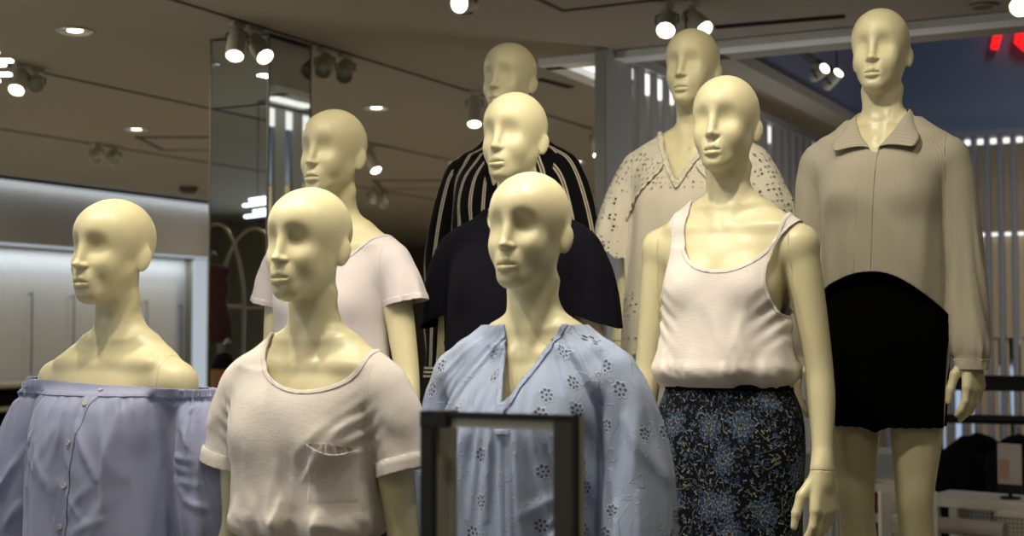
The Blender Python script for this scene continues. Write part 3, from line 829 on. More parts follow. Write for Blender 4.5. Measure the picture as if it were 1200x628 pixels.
# ---- A: off-shoulder blouse
def make_A():
    r = start('A', 'bald cream mannequin in a blue off-the-shoulder buttoned blouse, far left of the front row')
    c = Cloth((-.42, -.24, .93), (.42, .22, 1.43), .0042, off=.006, arms=True)
    c.loose([1.366, 1.345, 1.30, 1.22, 1.12, 1.02, .95], [.158, .166, .170, .172, .176, .182, .185], [.104, .122, .138, .148, .158, .164, .165], c=[0, -.004, -.008, -.010, -.008, -.006, 0], k=.02)
    c.sleeve([(.196, .018, 1.385, .050), (.210, .016, 1.345, .054), (.232, .010, 1.285, .068), (.248, .002, 1.20, .076), (.256, -.008, 1.09, .078), (.252, -.014, .99, .060), (.245, -.016, .94, .035)], adj={1: (.0, .07, -.004), -1: (.02, .0, .0)})
    c.merge(.006, .012, .009)
    def folds(X, Y, Z):
        th = theta(X, Y); ax = np.abs(X); arm = sstep(.175, .215, ax)
        tha = theta(ax, Y, .235, .01)
        n = gather(th, 26, 1) * (1 - arm) + gather(tha, 13, 3) * arm
        small = .0068 * n * np.exp(-np.clip(1.362 - Z, 0, 1) / .060) * sstep(1.366, 1.355, Z)
        band = .0058 * np.sin(tha * 17 + 1.2 * np.sin(tha * 5)) * arm * sstep(1.345, 1.360, Z)
        band2 = .0040 * arm * sstep(1.366, 1.376, Z) - .006 * arm * np.exp(-((Z - 1.352) / .006) ** 2)
        big = (.0085 * gather(th + .5 * Z, 7, 8) * (1 - arm) + .0090 * gather(tha + 1.2 * Z, 4, 12) * arm) * sstep(1.35, 1.20, Z)
        sag = .0050 * wob(X + .25 * Z, Y, Z * .30, 30, 21) * sstep(1.345, 1.25, Z)
        crisp = .0055 * (1 - np.abs(wob(X + .35 * Z, Y, Z * .35 - .2 * X, 34, 33)) * 2.2) * sstep(1.34, 1.26, Z)
        segs = rnd_creases(5, 13, (-.13, .15), (1.30, 1.335), .02, (.10, .24), A=(.003, .0065)) + rnd_creases(6, 6, (-.13, .05), (1.12, 1.27), .75, (.06, .12), A=(.003, .005)) + rnd_creases(16, 4, (.06, .14), (1.10, 1.25), -.6, (.06, .12), A=(.003, .005))
        segs += rnd_creases(7, 7, (.205, .27), (1.26, 1.33), .25, (.06, .15), A=(.004, .007)) + rnd_creases(8, 5, (.20, .25), (1.08, 1.24), 1.2, (.05, .09), A=(.004, .007)) + rnd_creases(9, 8, (-.28, -.20), (1.10, 1.33), -.3, (.06, .14), A=(.004, .007))
        return small + band + band2 + big + sag * .5 + crisp * .35 + creases(X, Y, Z, segs)
    c.disp(folds)
    slant = lambda V: 1.386 - .010 * V[:, 0] / .25 - V[:, 2]
    c.mesh([above(.965), slant]); 
    o = finish(c, 'blouse', M['blue_shirt'], r, pts=True, top=False)
    xc = lambda z: .049 - .14 * (1.38 - z)
    add_patch(c, 'neck_band', [above(1.3600)], lambda V: .0024 + .0026 * np.sin(theta(np.abs(V[:, 0]), V[:, 1], .225, .01) * 15) * sstep(.165, .185, np.abs(V[:, 0])), M['blue_shirt'], o)
    add_patch(c, 'placket', [lambda V: -.02 - V[:, 1], lambda V: .0155 - np.abs(V[:, 0] - xc(V[:, 2]))], .0022, M['blue_shirt'], o)
    for z in (1.372, 1.342, 1.262, 1.172, 1.084, 1.0): button(c, xc(z), z, o, M['button'], lift=.0042)
    return r

# ---- B: white tee with chest pocket
def make_B():
    r = start('B', 'bald cream mannequin in a white scoop-neck tee with a sagging chest pocket')
    c = Cloth((-.34, -.22, 1.03), (.34, .2, 1.50), .0042, off=.006)
    c.loose([1.42, 1.36, 1.30, 1.20, 1.15, 1.12, 1.098, 1.075], [.140, .160, .165, .164, .166, .170, .160, .126], [.07, .108, .124, .126, .132, .136, .126, .092], k=.025)
    P = [(.150, .015, 1.403, .050), (.195, .018, 1.345, .056), (.217, .020, 1.27, .054), (.229, .018, 1.19, .053)]
    c.sleeve(P, adj={-1: (-.012, -.015, -.006)}); c.merge(.015)
    def folds(X, Y, Z):
        th = theta(X, Y); arm = sstep(.17, .21, np.abs(X))
        drape = .0060 * gather(th - .8 * (Z - 1.2) * np.tanh(X / .06), 7, 3) * sstep(1.32, 1.14, Z) * (1 - arm)
        hem = .0130 * gather(th, 8, 5) * sstep(1.18, 1.10, Z) + .006 * gather(th + Z * 6, 15, 6) * sstep(1.15, 1.10, Z)
        soft = .0035 * wob(X + .3 * Z, Y, Z * .35 - X * .2, 26, 9) * sstep(1.40, 1.32, Z)
        pits = .0028 * np.exp(-((np.abs(X) - .165) / .03) ** 2 - ((Z - 1.30) / .05) ** 2) * np.sin((Z - .8 * np.abs(X)) * 190)
        slv = .0028 * wob(X * .5, Y, Z * 1.5 + np.abs(X), 40, 4) * arm
        cuff = .0035 * sstep(1.253, 1.249, Z - (np.abs(X) - .24) * .28 * 1) * arm
        segs = rnd_creases(21, 7, (-.10, .12), (1.17, 1.30), .05, (.10, .20), w=(.010, .018), A=(.002, .0042)) + rnd_creases(22, 9, (-.13, .13), (1.12, 1.17), .1, (.03, .06), w=(.006, .011), A=(.004, .008)) + rnd_creases(23, 4, (.11, .15), (1.26, 1.33), -.5, (.05, .10), A=(.002, .004))
        return drape + hem + soft + pits + slv + cuff + creases(X, Y, Z, segs)
    c.disp(folds)
    nk = scoop(.032, .118, 1.466, 1.384, 1.452, xb=.055)
    ends = [lambda V: np.where(c.on_sleeve(V), V[:, 2] - 1.226 - (np.abs(V[:, 0]) - .24) * .28, .05)]
    c.mesh([above(1.077), nk] + ends)
    o = finish(c, 'tee', M['white_tee'], r, pts=True)
    add_patch(c, 'neck_band', [lambda V: .0105 - nk(V)], .0016, M['white_tee'], o)
    for q in (-1, 1):
        src = [lambda V, q=q: V[:, 0] * q - .17, lambda V: 1.226 + .030 + (np.abs(V[:, 0]) - .24) * .28 - V[:, 2]]
        add_patch(c, 'cuff', src, lambda V: .0032 + .0006 * np.sin(V[:, 1] * 300), M['white_tee'], o, uvf=lambda V: uv_sleeve(V, c.chains[q]))
    # pocket: hangs open at the top
    pw_ = .070
    u_ = lambda V: np.clip((V[:, 0] - .087) / pw_, 0, 1)
    zt = lambda V: 1.281 - .20 * (V[:, 0] - .087) - .011 * np.sin(u_(V) * math.pi)
    side = [lambda V: -.01 - V[:, 1], lambda V: V[:, 0] - .087, lambda V: .087 + pw_ - V[:, 0], lambda V: zt(V) - V[:, 2], above(1.150)]
    def off(V):
        d = zt(V) - V[:, 2]
        return -.0016 + .0030 * sstep(1.150, 1.175, V[:, 2]) + .0095 * np.sin(u_(V) * math.pi) * np.exp(-d / .020) + .0010 * (d < .010)
    add_patch(c, 'pocket', side, off, M['white_tee'], o)
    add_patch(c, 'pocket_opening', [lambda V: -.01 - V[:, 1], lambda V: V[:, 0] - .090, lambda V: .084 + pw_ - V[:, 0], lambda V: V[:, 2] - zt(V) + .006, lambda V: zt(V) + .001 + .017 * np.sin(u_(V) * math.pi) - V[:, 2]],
              lambda V: .0010 + .0014 * np.sin(V[:, 0] * 560), M['white_tee_shade'], o, .0008)  # gathered cloth in the opening, its shade put into the colour
    w = bpy.data.objects.new('shorts', TROUSERS['navy']); link(w, r)
    return r

# ---- C: embroidered blouse
def make_C():
    r = start('C', 'bald cream mannequin in a pale blue embroidered V-neck blouse behind the black sign frame')
    c = Cloth((-.40, -.25, .93), (.40, .22, 1.51), .0042, off=.006)
    c.loose([1.44, 1.38, 1.32, 1.22, 1.12, 1.02, .94], [.115, .150, .162, .166, .162, .156, .16], [.05, .104, .136, .144, .146, .146, .146], c=[.01, 0, -.006, -.008, -.008, -.006, -.004], k=.03)
    P = [(.140, .016, 1.410, .052), (.190, .018, 1.355, .058), (.214, .016, 1.27, .062), (.230, .006, 1.16, .068), (.236, -.010, 1.05, .070), (.236, -.02, .96, .06), (.234, -.02, .92, .04)]
    c.sleeve(P, adj={-1: (-.035, .02, -.012)}); c.merge(.006, .016, .009)
    def folds(X, Y, Z):
        th = theta(X, Y); arm = sstep(.165, .21, np.abs(X)); tha = theta(np.abs(X), Y, .235, .005)
        rad = np.arctan2(X - .015, Z - 1.60)
        fan = .0038 * gather(np.arctan2(X - .02, 1.56 - Z), 34, 2) * sstep(1.10, 1.38, Z) * sstep(.02, -.05, Y) * (1 - arm)
        big = .0085 * gather(th, 9, 7) * sstep(1.40, 1.22, Z) * (1 - arm)
        slv = .0070 * gather(tha, 4.5, 15) * arm * sstep(1.40, 1.26, Z)
        top = .0030 * gather(Y * 30, 3, 6) * sstep(1.38, 1.45, Z)
        sag = .0040 * wob(X + .15 * Z, Y, Z * .25, 30, 17)
        segs = []
        rr = random.Random(31)
        for i in range(15):
            a = -.52 + i * 1.04 / 14 + rr.gauss(0, .03); z0 = rr.uniform(1.27, 1.36); z1 = rr.uniform(1.00, 1.12)
            segs.append((.015 + math.tan(a) * (1.52 - z0), z0, .015 + math.tan(a * .8) * (1.52 - z1), z1, rr.uniform(.006, .011), rr.uniform(.004, .008)))
        segs += rnd_creases(32, 6, (.19, .26), (1.15, 1.34), .12, (.10, .22), A=(.003, .006)) + rnd_creases(33, 6, (-.24, -.17), (1.15, 1.34), -.12, (.10, .22), A=(.003, .006)) + rnd_creases(34, 5, (.12, .16), (1.06, 1.2), -.7, (.05, .10), A=(.004, .007))
        return fan * 1.3 + big * .7 + slv + top + sag * .6 + creases(X, Y, Z, segs)
    c.disp(folds)
    nk = vneck(.018, .056, 1.480, .012, 1.336, 1.474)
    c.mesh([above(.95), below(1.492), nk])
    o = finish(c, 'blouse', M['embroidered'], r, pts=True)
    ruf = lambda V: .0030 + .0014 * np.sin((V[:, 2] + V[:, 1]) * 900) 
    add_patch(c, 'neck_band', [lambda V: .011 - nk(V), lambda V: V[:, 2] - 1.30], ruf, M['pale_blue'], o)
    add_patch(c, 'front_tab', [lambda V: -.02 - V[:, 1], lambda V: .014 - np.abs(V[:, 0] - .02), above(1.281), below(1.286 + .006)], .0045, M['pale_blue'], o)
    w = bpy.data.objects.new('trousers', TROUSERS['white']); link(w, r)
    return r

# ---- D: white V-neck tee
def make_D():
    r = start('D', 'bald cream mannequin in a plain white V-neck tee beside the mirrored pillar')
    c = Cloth((-.34, -.22, .98), (.34, .2, 1.50), .005, off=.006)
    c.loose([1.42, 1.36, 1.28, 1.16, 1.06, .99], [.140, .158, .160, .158, .168, .175], [.07, .106, .120, .118, .126, .13], k=.025)
    P = [(.150, .015, 1.403, .050), (.196, .018, 1.345, .055), (.220, .020, 1.27, .056), (.232, .02, 1.19, .057)]
    c.sleeve(P); c.merge(.015)
    def folds(X, Y, Z):
        th = theta(X, Y); arm = sstep(.17, .21, np.abs(X)); tha = theta(np.abs(X), Y, .23, .02)
        return .0050 * gather(th - 1.2 * (Z - 1.2) * np.tanh(X / .06), 7, 13) * sstep(1.34, 1.1, Z) * (1 - arm) + .0045 * gather(tha, 4, 3) * arm * sstep(1.36, 1.28, Z) + .0030 * wob(X + Z * .3, Y, Z * .35, 26, 29)
    c.disp(folds)
    nk = vneck(.03, .132, 1.470, .012, 1.315, 1.452)
    ends = [lambda V: np.where(c.on_sleeve(V), V[:, 2] - 1.284 - (np.abs(V[:, 0]) - .24) * .22, .05)]
    c.mesh([above(1.0), nk] + ends)
    o = finish(c, 'tee', M['lilac_tee'], r, pts=True)
    add_patch(c, 'neck_band', [lambda V: .009 - nk(V)], .0014, M['lilac_tee'], o)
    for q in (-1, 1): add_patch(c, 'cuff', [lambda V, q=q: V[:, 0] * q - .165, lambda V: 1.284 + .016 + (np.abs(V[:, 0]) - .24) * .22 - V[:, 2], above(1.13)], lambda V: .0018 + .0012 * np.sin(V[:, 1] * 120), M['lilac_tee'], o, uvf=lambda V: uv_sleeve(V, c.chains[q]))
    w = bpy.data.objects.new('trousers', TROUSERS['navy']); link(w, r)
    return r

# ---- E: navy tee
def make_E():
    r = start('E', 'bald cream mannequin in a loose dark navy tee in the middle row')
    c = Cloth((-.36, -.22, .93), (.36, .2, 1.50), .005, off=.006)
    c.loose([1.42, 1.36, 1.28, 1.16, 1.04, .94], [.145, .165, .172, .176, .18, .185], [.07, .112, .130, .134, .138, .138], k=.03)
    P = [(.150, .015, 1.404, .051), (.196, .016, 1.345, .059), (.216, .018, 1.27, .062), (.226, .02, 1.16, .064)]
    c.sleeve(P); c.merge(.03)
    def folds(X, Y, Z):
        th = theta(X, Y); arm = sstep(.17, .21, np.abs(X)); tha = theta(np.abs(X), Y, .23, .02)
        return .0065 * gather(th, 6, 31) * sstep(1.34, 1.1, Z) * (1 - arm) + .0040 * gather(tha, 4, 5) * arm * sstep(1.36, 1.25, Z)
    c.disp(folds)
    nk = scoop(.0, .070, 1.485, 1.43, 1.47)
    ends = [lambda V: np.where(c.on_sleeve(V), V[:, 2] - 1.205 - (np.abs(V[:, 0]) - .24) * -.35, .05)]
    c.mesh([above(.95), nk] + ends)
    o = finish(c, 'tee', M['navy_knit'], r, pts=True)
    add_patch(c, 'neck_band', [lambda V: .014 - nk(V)], .0014, M['navy_knit'], o)
    w = bpy.data.objects.new('trousers', TROUSERS['white']); link(w, r)
    return r

# ---- F: striped blouse
def make_F():
    r = start('F', 'bald cream mannequin in a black blouse with white double stripes, standing at the back')
    c = Cloth((-.36, -.22, .68), (.36, .2, 1.52), .0055, off=.008)
    c.loose([1.44, 1.38, 1.28, 1.14, 1.02, .94], [.130, .168, .180, .186, .19, .19], [.06, .108, .130, .135, .138, .138], k=.03)
    P = [(.100, .018, 1.425, .048), (.178, .016, 1.385, .055), (.216, .020, 1.29, .061), (.242, .024, 1.14, .066), (.246, .012, 1.0, .058), (.244, -.008, .90, .052), (.242, -.02, .80, .046), (.244, -.03, .70, .046)]
    c.sleeve(P); c.merge(.02)
    def folds(X, Y, Z):
        th = theta(X, Y); arm = sstep(.17, .21, np.abs(X)); tha = theta(np.abs(X), Y, .24, .02)
        return .0050 * gather(th, 6, 41) * (1 - arm) * sstep(1.36, 1.2, Z) + .0050 * gather(tha + 4 * Z, 3.5, 6) * arm * sstep(1.36, 1.2, Z)
    c.disp(folds)
    nk = vneck(.02, .075, 1.478, .01, 1.33, 1.466)
    c.mesh([lambda V: np.where(np.abs(V[:, 0]) > .185, V[:, 2] - .742, V[:, 2] - .95), nk])
    o = finish(c, 'blouse', M['stripes'], r, pts=True, sleeve_mat=M['stripes'])
    for q in (-1, 1):
        cl = [lambda V: V[:, 0] * q - .19, lambda V: .780 - V[:, 2]]
        add_patch(c, 'cuff', cl, .0025, M['cuff_stripes'], o, uvf=lambda V: V[:, [0, 2]])
    add_patch(c, 'neck_band', [lambda V: .016 - nk(V)], .0025, M['black_knit'], o)
    w = bpy.data.objects.new('trousers', TROUSERS['navy']); link(w, r)
    return r

# ---- G: tank and floral skirt
def make_G():
    r = start('G', 'bald cream mannequin in a white tank top and a dark floral skirt')
    c = Cloth((-.25, -.22, 1.02), (.25, .2, 1.50), .0042, off=.0055)
    c.loose([1.38, 1.33, 1.27, 1.18, 1.12, 1.09, 1.072, 1.05], [.130, .144, .149, .155, .163, .167, .160, .128], [.09, .106, .116, .122, .130, .134, .124, .09], k=.025)
    c.D = c.T.D
    def folds(X, Y, Z):
        th = theta(X, Y)
        drape = .0050 * gather(th - 1.0 * (Z - 1.25) * np.tanh(X / .06), 7, 52) * sstep(1.34, 1.12, Z)
        hem = .0085 * gather(th, 5, 57) * sstep(1.16, 1.08, Z) + .003 * gather(th + Z * 6, 12, 58) * sstep(1.12, 1.075, Z)
        pit = .0028 * np.exp(-((np.abs(X) - .14) / .04) ** 2 - ((Z - 1.22) / .06) ** 2) * np.sin((Z - .9 * np.abs(X)) * 150)
        segs = rnd_creases(41, 7, (-.09, .10), (1.16, 1.28), .05, (.08, .16), w=(.010, .018), A=(.002, .004)) + rnd_creases(42, 8, (-.13, .13), (1.10, 1.14), .1, (.03, .05), w=(.006, .011), A=(.003, .007))
        return drape + hem + pit + creases(X, Y, Z, segs) + .0030 * wob(X + .2 * Z, Y, Z * .35, 28, 55) * sstep(1.42, 1.3, Z)
    c.disp(folds)
    nk = scoop(.030, .118, 1.462, 1.328, 1.40, xb=.016, p=2.3)
    za = [1.20, 1.225, 1.27, 1.33, 1.40, 1.45, 1.5]; xa = [.180, .150, .130, .124, .144, .182, .20]; xl = [.186, .158, .136, .124, .122, .131, .135]
    arm = lambda V: np.where(V[:, 0] > 0, spl(V[:, 2], za, xa) - V[:, 0], V[:, 0] + spl(V[:, 2], za, xl)) 
    armc = lambda V: np.maximum(arm(V), 1.200 - V[:, 2])
    c.mesh([above(1.052), nk, armc])
    o = finish(c, 'tank_top', M['white_tank'], r)
    add_patch(c, 'neck_band', [lambda V: .008 - nk(V)], .0014, M['white_tank'], o)
    for q in (-1, 1): add_patch(c, 'armhole_band', [lambda V: .007 - armc(V), lambda V: V[:, 2] - 1.192, lambda V: V[:, 0] * q - .02], .0014, M['white_tank'], o)
    def sf(X, Y, Z):
        th = theta(X, Y); return .0030 * gather(th, 20, 61) * sstep(1.0, 1.06, Z) + .0050 * gather(th, 6, 62) * sstep(1.05, .8, Z) - .004 * np.exp(-((X - .0) / .006) ** 2) * (Y < 0) * sstep(1.0, .95, Z)
    k = skirt_shell([1.10, 1.05, 1.0, .92, .80, .66, .5], [.130, .150, .172, .182, .178, .176, .176], [.088, .102, .118, .130, .130, .130, .13], [.004, .006, .010, .012, .010, .006, .004], .48, .0055, sf, [below(1.085), above(.50)])
    s = cloth_obj('skirt', k.V, k.F, M['floral'], r, uv_torso(k.V, .17))
    add_patch(k, 'waistband', [above(1.045)], .002, M['black_knit'], s)
    return r

# ---- H: lace blouse
def make_H():
    r = start('H', 'bald cream mannequin in a cream eyelet blouse with fluttery sleeves')
    c = Cloth((-.40, -.25, .80), (.40, .22, 1.51), .005, off=.007)
    c.loose([1.44, 1.38, 1.30, 1.18, 1.02, .90, .80], [.125, .160, .178, .190, .212, .228, .235], [.06, .108, .138, .150, .162, .170, .17], k=.03)
    P = [(.130, .016, 1.412, .052), (.188, .014, 1.365, .058), (.220, .008, 1.28, .070), (.238, .0, 1.18, .082), (.246, -.004, 1.08, .090)]
    c.sleeve(P); c.merge(.02)
    def folds(X, Y, Z):
        th = theta(X, Y); arm = sstep(.19, .23, np.abs(X)); tha = theta(np.abs(X), Y, .24, .005)
        return .0065 * gather(th, 9, 71) * (1 - arm) * sstep(1.34, 1.2, Z) + .0120 * gather(tha, 5, 72) * arm * sstep(1.34, 1.16, Z) + .0030 * wob(X, Y, Z, 30, 73)
    c.disp(folds)
    nk = vneck(.0, .072, 1.455, .0, 1.330, 1.47)
    ends = [lambda V: np.where(np.abs(V[:, 0]) > .19, V[:, 2] - 1.150 + (np.abs(V[:, 0]) - .25) * .75 * -1 - .010 * np.sin(V[:, 1] * 160), .05)]
    c.mesh([above(.83), below(1.490), nk] + ends)
    o = finish(c, 'blouse', M['eyelet'], r, pts=True)
    add_patch(c, 'neck_ruffle', [lambda V: .016 - nk(V)], lambda V: .006 + .0062 * np.sin((V[:, 2] * .8 + V[:, 0] * np.sign(V[:, 0]) + V[:, 1]) * 420), M['cream_cloth'], o)
    zy = lambda V: 1.375 - 1.02 * np.clip(np.abs(V[:, 0]) - .045, 0, 1) ** 1.0
    for q in (-1, 1):
        add_patch(c, 'yoke_ruffle', [lambda V: -.0 - V[:, 1], lambda V: .19 - np.abs(V[:, 0]), lambda V: V[:, 0] * q - .05, lambda V: V[:, 2] - zy(V), lambda V: zy(V) + .020 - V[:, 2]], lambda V: .004 + .25 * np.clip(zy(V) + .02 - V[:, 2], 0, .02) + .003 * np.sin(V[:, 0] * 330) * np.clip((zy(V) + .02 - V[:, 2]) / .02, 0, 1), M['cream_cloth'], o)
    w = bpy.data.objects.new('trousers', TROUSERS['white']); link(w, r)
    return r

# ---- I: striped shirt and black shorts
def make_I():
    r = start('I', 'bald cream mannequin in a taupe pinstriped collared shirt and black shorts')
    c = Cloth((-.33, -.22, .79), (.33, .2, 1.50), .0045, off=.007)
    c.loose([1.44, 1.38, 1.30, 1.20, 1.10, 1.02, .95], [.125, .158, .164, .164, .166, .162, .155], [.06, .106, .124, .126, .130, .132, .126], c=[.01, .004, 0, 0, 0, 0, 0], k=.03)
    P = [(.140, .016, 1.408, .049), (.184, .018, 1.355, .052), (.201, .024, 1.24, .049), (.212, .026, 1.10, .049), (.217, .016, .99, .052), (.222, -.002, .90, .056), (.231, -.012, .872, .048), (.230, -.018, .852, .040), (.230, -.028, .79, .040)]
    c.sleeve(P); c.merge(.016)
    def folds(X, Y, Z):
        th = theta(X, Y); arm = sstep(.165, .20, np.abs(X)); tha = theta(np.abs(X), Y, .229, 0)
        return (.0045 * gather(th - .6 * (Z - 1.2) * np.tanh(X / .06), 7, 81) * sstep(1.38, 1.15, Z) * (1 - arm) + .0045 * gather(tha + 3 * Z, 3.5, 82) * arm * sstep(1.36, 1.0, Z)
                + .0035 * gather(tha, 11, 83) * arm * sstep(.93, .865, Z) * sstep(.835, .845, Z) + .0012 * np.sin(tha * 26) * arm * sstep(.85, .84, Z) + .0026 * wob(X + .3 * Z, Y, Z * .4, 30, 84))
    c.disp(folds)
    nk = vneck(.008, .066, 1.452, .004, 1.392, 1.462)
    zh = lambda V: np.where(V[:, 1] < .05, 1.078 - 2.9 * V[:, 0] ** 2 * (1 + .25 * np.sign(V[:, 0])), 1.0)
    c.mesh([lambda V: np.where(np.abs(V[:, 0]) > .178, V[:, 2] - .822, V[:, 2] - np.minimum(zh(V), 1.078)), nk])
    o = finish(c, 'shirt', M['pinstripe'], r, pts=True)
    xc = lambda V: -.010 - .05 * (1.39 - V[:, 2])
    add_patch(c, 'placket', [lambda V: -.02 - V[:, 1], lambda V: .022 - np.abs(V[:, 0] - xc(V)), below(1.398)], .0026, M['pinstripe'], o)
    for q in (-1, 1):
        add_patch(c, 'cuff', [lambda V: V[:, 0] * q - .178, below(.850)], .003, M['pinstripe'], o, uvf=lambda V: uv_sleeve(V, c.chains[q]))
    # collar: stand and two falling points
    n = 49; m = 7; ka = [0, .25, .5, .75, .9, 1.0]; rows = []
    top = [spl(np.abs(np.linspace(-1, 1, n)), ka, v) for v in ([0, .050, .066, .058, .036, .010], [.086, .070, .024, -.030, -.062, -.086], [1.532, 1.528, 1.516, 1.484, 1.442, 1.408])]
    low = [spl(np.abs(np.linspace(-1, 1, n)), ka, v) for v in ([0, .064, .092, .108, .114, .106], [.102, .084, .022, -.040, -.074, -.100], [1.482, 1.478, 1.466, 1.446, 1.428, 1.402])]
    for i in range(n):
        sg = 1 if i >= n // 2 else -1
        t_, l_ = [np.array((v[0][i] * sg, v[1][i], v[2][i]), float) for v in (top, low)]
        inn = t_ + (-.004 * sg * (t_[0] != 0), .003, -.034); out = np.array((sg * .2, -.25 if abs(i - n // 2) > n * .3 else .1, .35)); out = out / np.linalg.norm(out)
        rows.append([inn, t_ * (.99, 1, 1) + (0, 0, -.012), t_, t_ + out * .006 + (0, 0, .001), t_ * .72 + l_ * .28 + out * .013, t_ * .36 + l_ * .64 + out * .009, l_ + out * .002])
    V = np.array(rows).reshape(-1, 3)
    Q = np.array([[i * m + j, (i + 1) * m + j, (i + 1) * m + j + 1, i * m + j + 1] for i in range(n - 1) for j in range(m - 1)])
    me = np_mesh('collar', V, Q=Q, uv=np.stack([np.repeat(np.arange(n) * .009, m), np.tile(np.arange(m) * .012, n)], 1)); me.materials.append(M['pinstripe'])
    co = bpy.data.objects.new('collar', me); link(co, o); sm = co.modifiers.new('subdivision', 'SUBSURF'); sm.levels = sm.render_levels = 2
    so = co.modifiers.new('thickness', 'SOLIDIFY'); so.thickness = .002
    p, nn = c.find(.0, 1.245)
    def sf(X, Y, Z):
        th = theta(X, Y); return .0060 * gather(th, 7, 91) * sstep(1.05, .75, Z) - .010 * np.exp(-(X / .012) ** 2) * sstep(.78, .70, Z)
    k = skirt_shell([1.10, 1.04, .98, .92, .80, .70, .62], [.128, .148, .164, .170, .166, .160, .158], [.088, .104, .120, .128, .126, .122, .12], [.004, .006, .010, .012, .010, .006, .004], .60, .0055, sf,
                    [below(1.09), lambda V: V[:, 2] - .668 - .0022 * np.abs(np.sin(theta(V[:, 0], V[:, 1]) * 16)) - .012 * np.exp(-(V[:, 0] / .02) ** 2) * -1])
    cloth_obj('shorts', k.V, k.F, M['black_skirt'], r, uv_torso(k.V))
    return r
# ------------------------------------------------------------------ the shop around them
CEIL = 2.95
def struct(mb, name, mat, **k): return tag(mb.build(name, mat, **k), kind='structure')
def slab(name, mat, x0, x1, y0, y1, z0, z1): return struct(MB().box(((x0+x1)/2, (y0+y1)/2, (z0+z1)/2), (x1-x0, y1-y0, z1-z0)), name, mat)
EDGE_Y, VOID_X = 6.47, -3.22
slab('floor', M['floor_tile'], -14, 7, -4, 24, -.1, 0)
cm = MB()
for x0, x1, y0, y1 in ((-14, 7, -4, EDGE_Y), (-14, VOID_X, EDGE_Y, 24)): cm.box(((x0+x1)/2, (y0+y1)/2, CEIL + .05), (x1-x0, y1-y0, .1))
struct(cm, 'ceiling', M['ceiling_paint'])
slab('wall_front', M['beige_wall'], -14, -2.2, -4.0, -3.9, 0, CEIL)
slab('wall_back', M['olive_wall'], -14, -3.2, 20, 20.2, 0, CEIL)
# ceiling joints that hold the tracks
tn = [0]
def trim(mb, mat, **k): tn[0] += 1; return struct(mb, 'trim_%d' % tn[0], mat, **k)
for x, w in ((-4.0, .015), (-5.75, .015), (-7.6, .015)):
    trim(MB().box((x, 10, CEIL - .003), (w, 19.9, .008)), M['track_dark'])
j = at(660, 12, z=CEIL); j0 = at(633, 0, z=CEIL)
trim(MB().box((j.x, j.y - 3, CEIL - .003), (.018, 6, .008)).box((j.x + 3.5, j.y, CEIL - .003), (7, .018, .008)), M['track_dark'])
# lit edge of the ceiling opening and the soffit beyond
trim(MB().box(((VOID_X + 7) / 2, EDGE_Y + .07, CEIL - .012), (7 - VOID_X, .14, .05)).box((VOID_X + .05, EDGE_Y + .6, CEIL - .012), (.10, 1.06, .05)), M['white_trim'])
slab('trim_soffit', M['soffit_paint'], -2.33, 7, EDGE_Y + .14, EDGE_Y + .46, CEIL - .005, CEIL + .04)
slab('wall_blue', M['blue_wall'], -2.4, 7, 10.62, 10.8, CEIL - .02, 6.0)
slab('ceiling_atrium', M['blue_wall'], -2.4, 7, EDGE_Y + .3, 10.8, 6.0, 6.1)
slab('wall_atrium_front', M['soffit_paint'], -2.4, 7, EDGE_Y + .30, EDGE_Y + .44, CEIL + .04, 6.0)
slab('ceiling_slatted', M['soffit_paint'], VOID_X - .2, -2.4, EDGE_Y + .14, 14, CEIL + .20, CEIL + .26)
slab('trim_beam', M['soffit_paint'], -2.50, -2.33, EDGE_Y + .46, 14, CEIL, CEIL + .06)
slab('wall_atrium_left', M['blue_wall'], -2.48, -2.36, EDGE_Y + .46, 10.7, CEIL + .06, 6.0)

# ---- left wall: lit fascia over a lit recessed panel
WX = -9.7
zt, zb = CEIL, at(0, 281, x=WX).z
WE = at(244, 380, x=WX - .2).y; WM, WL = (WE - .4) / 2, WE + .6
wl = MB().box((WX - .35, WM, (zt - .06 + zb) / 2), (.5, WL, zt - .06 - zb))
struct(wl, 'wall_left', M['fascia_paint'])
slab('wall_left_panel', M['panel_paint'], WX - .72, WX - .6, -.5, WE + .6, 0, CEIL)
slab('wall_left_end', M['olive_wall'], WX - .6, WX - .1, WE + .10, WE + .2, 0, CEIL)
def strip(name, lab, c, size, mat, cat='light strip'): 
    o = MB().box(c, size, bev=min(size) * .3).build(name, mat); return tag(o, lab, cat)
strip('light_strip', 'upper LED light strip along the top of the left wall under the ceiling', (WX - .115, WM, zt - .05), (.03, WL, .016), M['led_cool'])
strip('light_strip', 'lower LED light strip glowing at the top of the left wall panel', (WX - .25, WM, zb - .012), (.10, WL, .016), M['led_cool'])
strip('light_strip', 'upright LED light strip at the right end of the left wall panel', (WX - .30, WE - .02, (zb - .03) / 2), (.05, .20, zb - .03), M['led_cool'])
for i, px in enumerate((38, 87, 172.5, 213)):
    a, b = at(px, (342, 345, 352, 357)[i], x=WX - .55), at(px, 446, x=WX - .55)
    r = empty('display_rod', (a.x, a.y, 0), 0, ('thin dark hanging rod furthest left on the lit wall panel', 'thin dark hanging rod just left of the leftmost mannequin head', 'thin dark hanging rod just right of the leftmost mannequin head', 'thin dark hanging rod nearest the upright light strip')[i], 'rod', 'dark rods on the lit wall panel')
    MB().cyl((0, 0, b.z), (0, 0, a.z), .006, n=10).build('rod', M['cable_dark'], r); MB().cyl((-.055, 0, a.z - .02), (0, 0, a.z - .02), .006, n=10).build('bracket', M['cable_dark'], r)
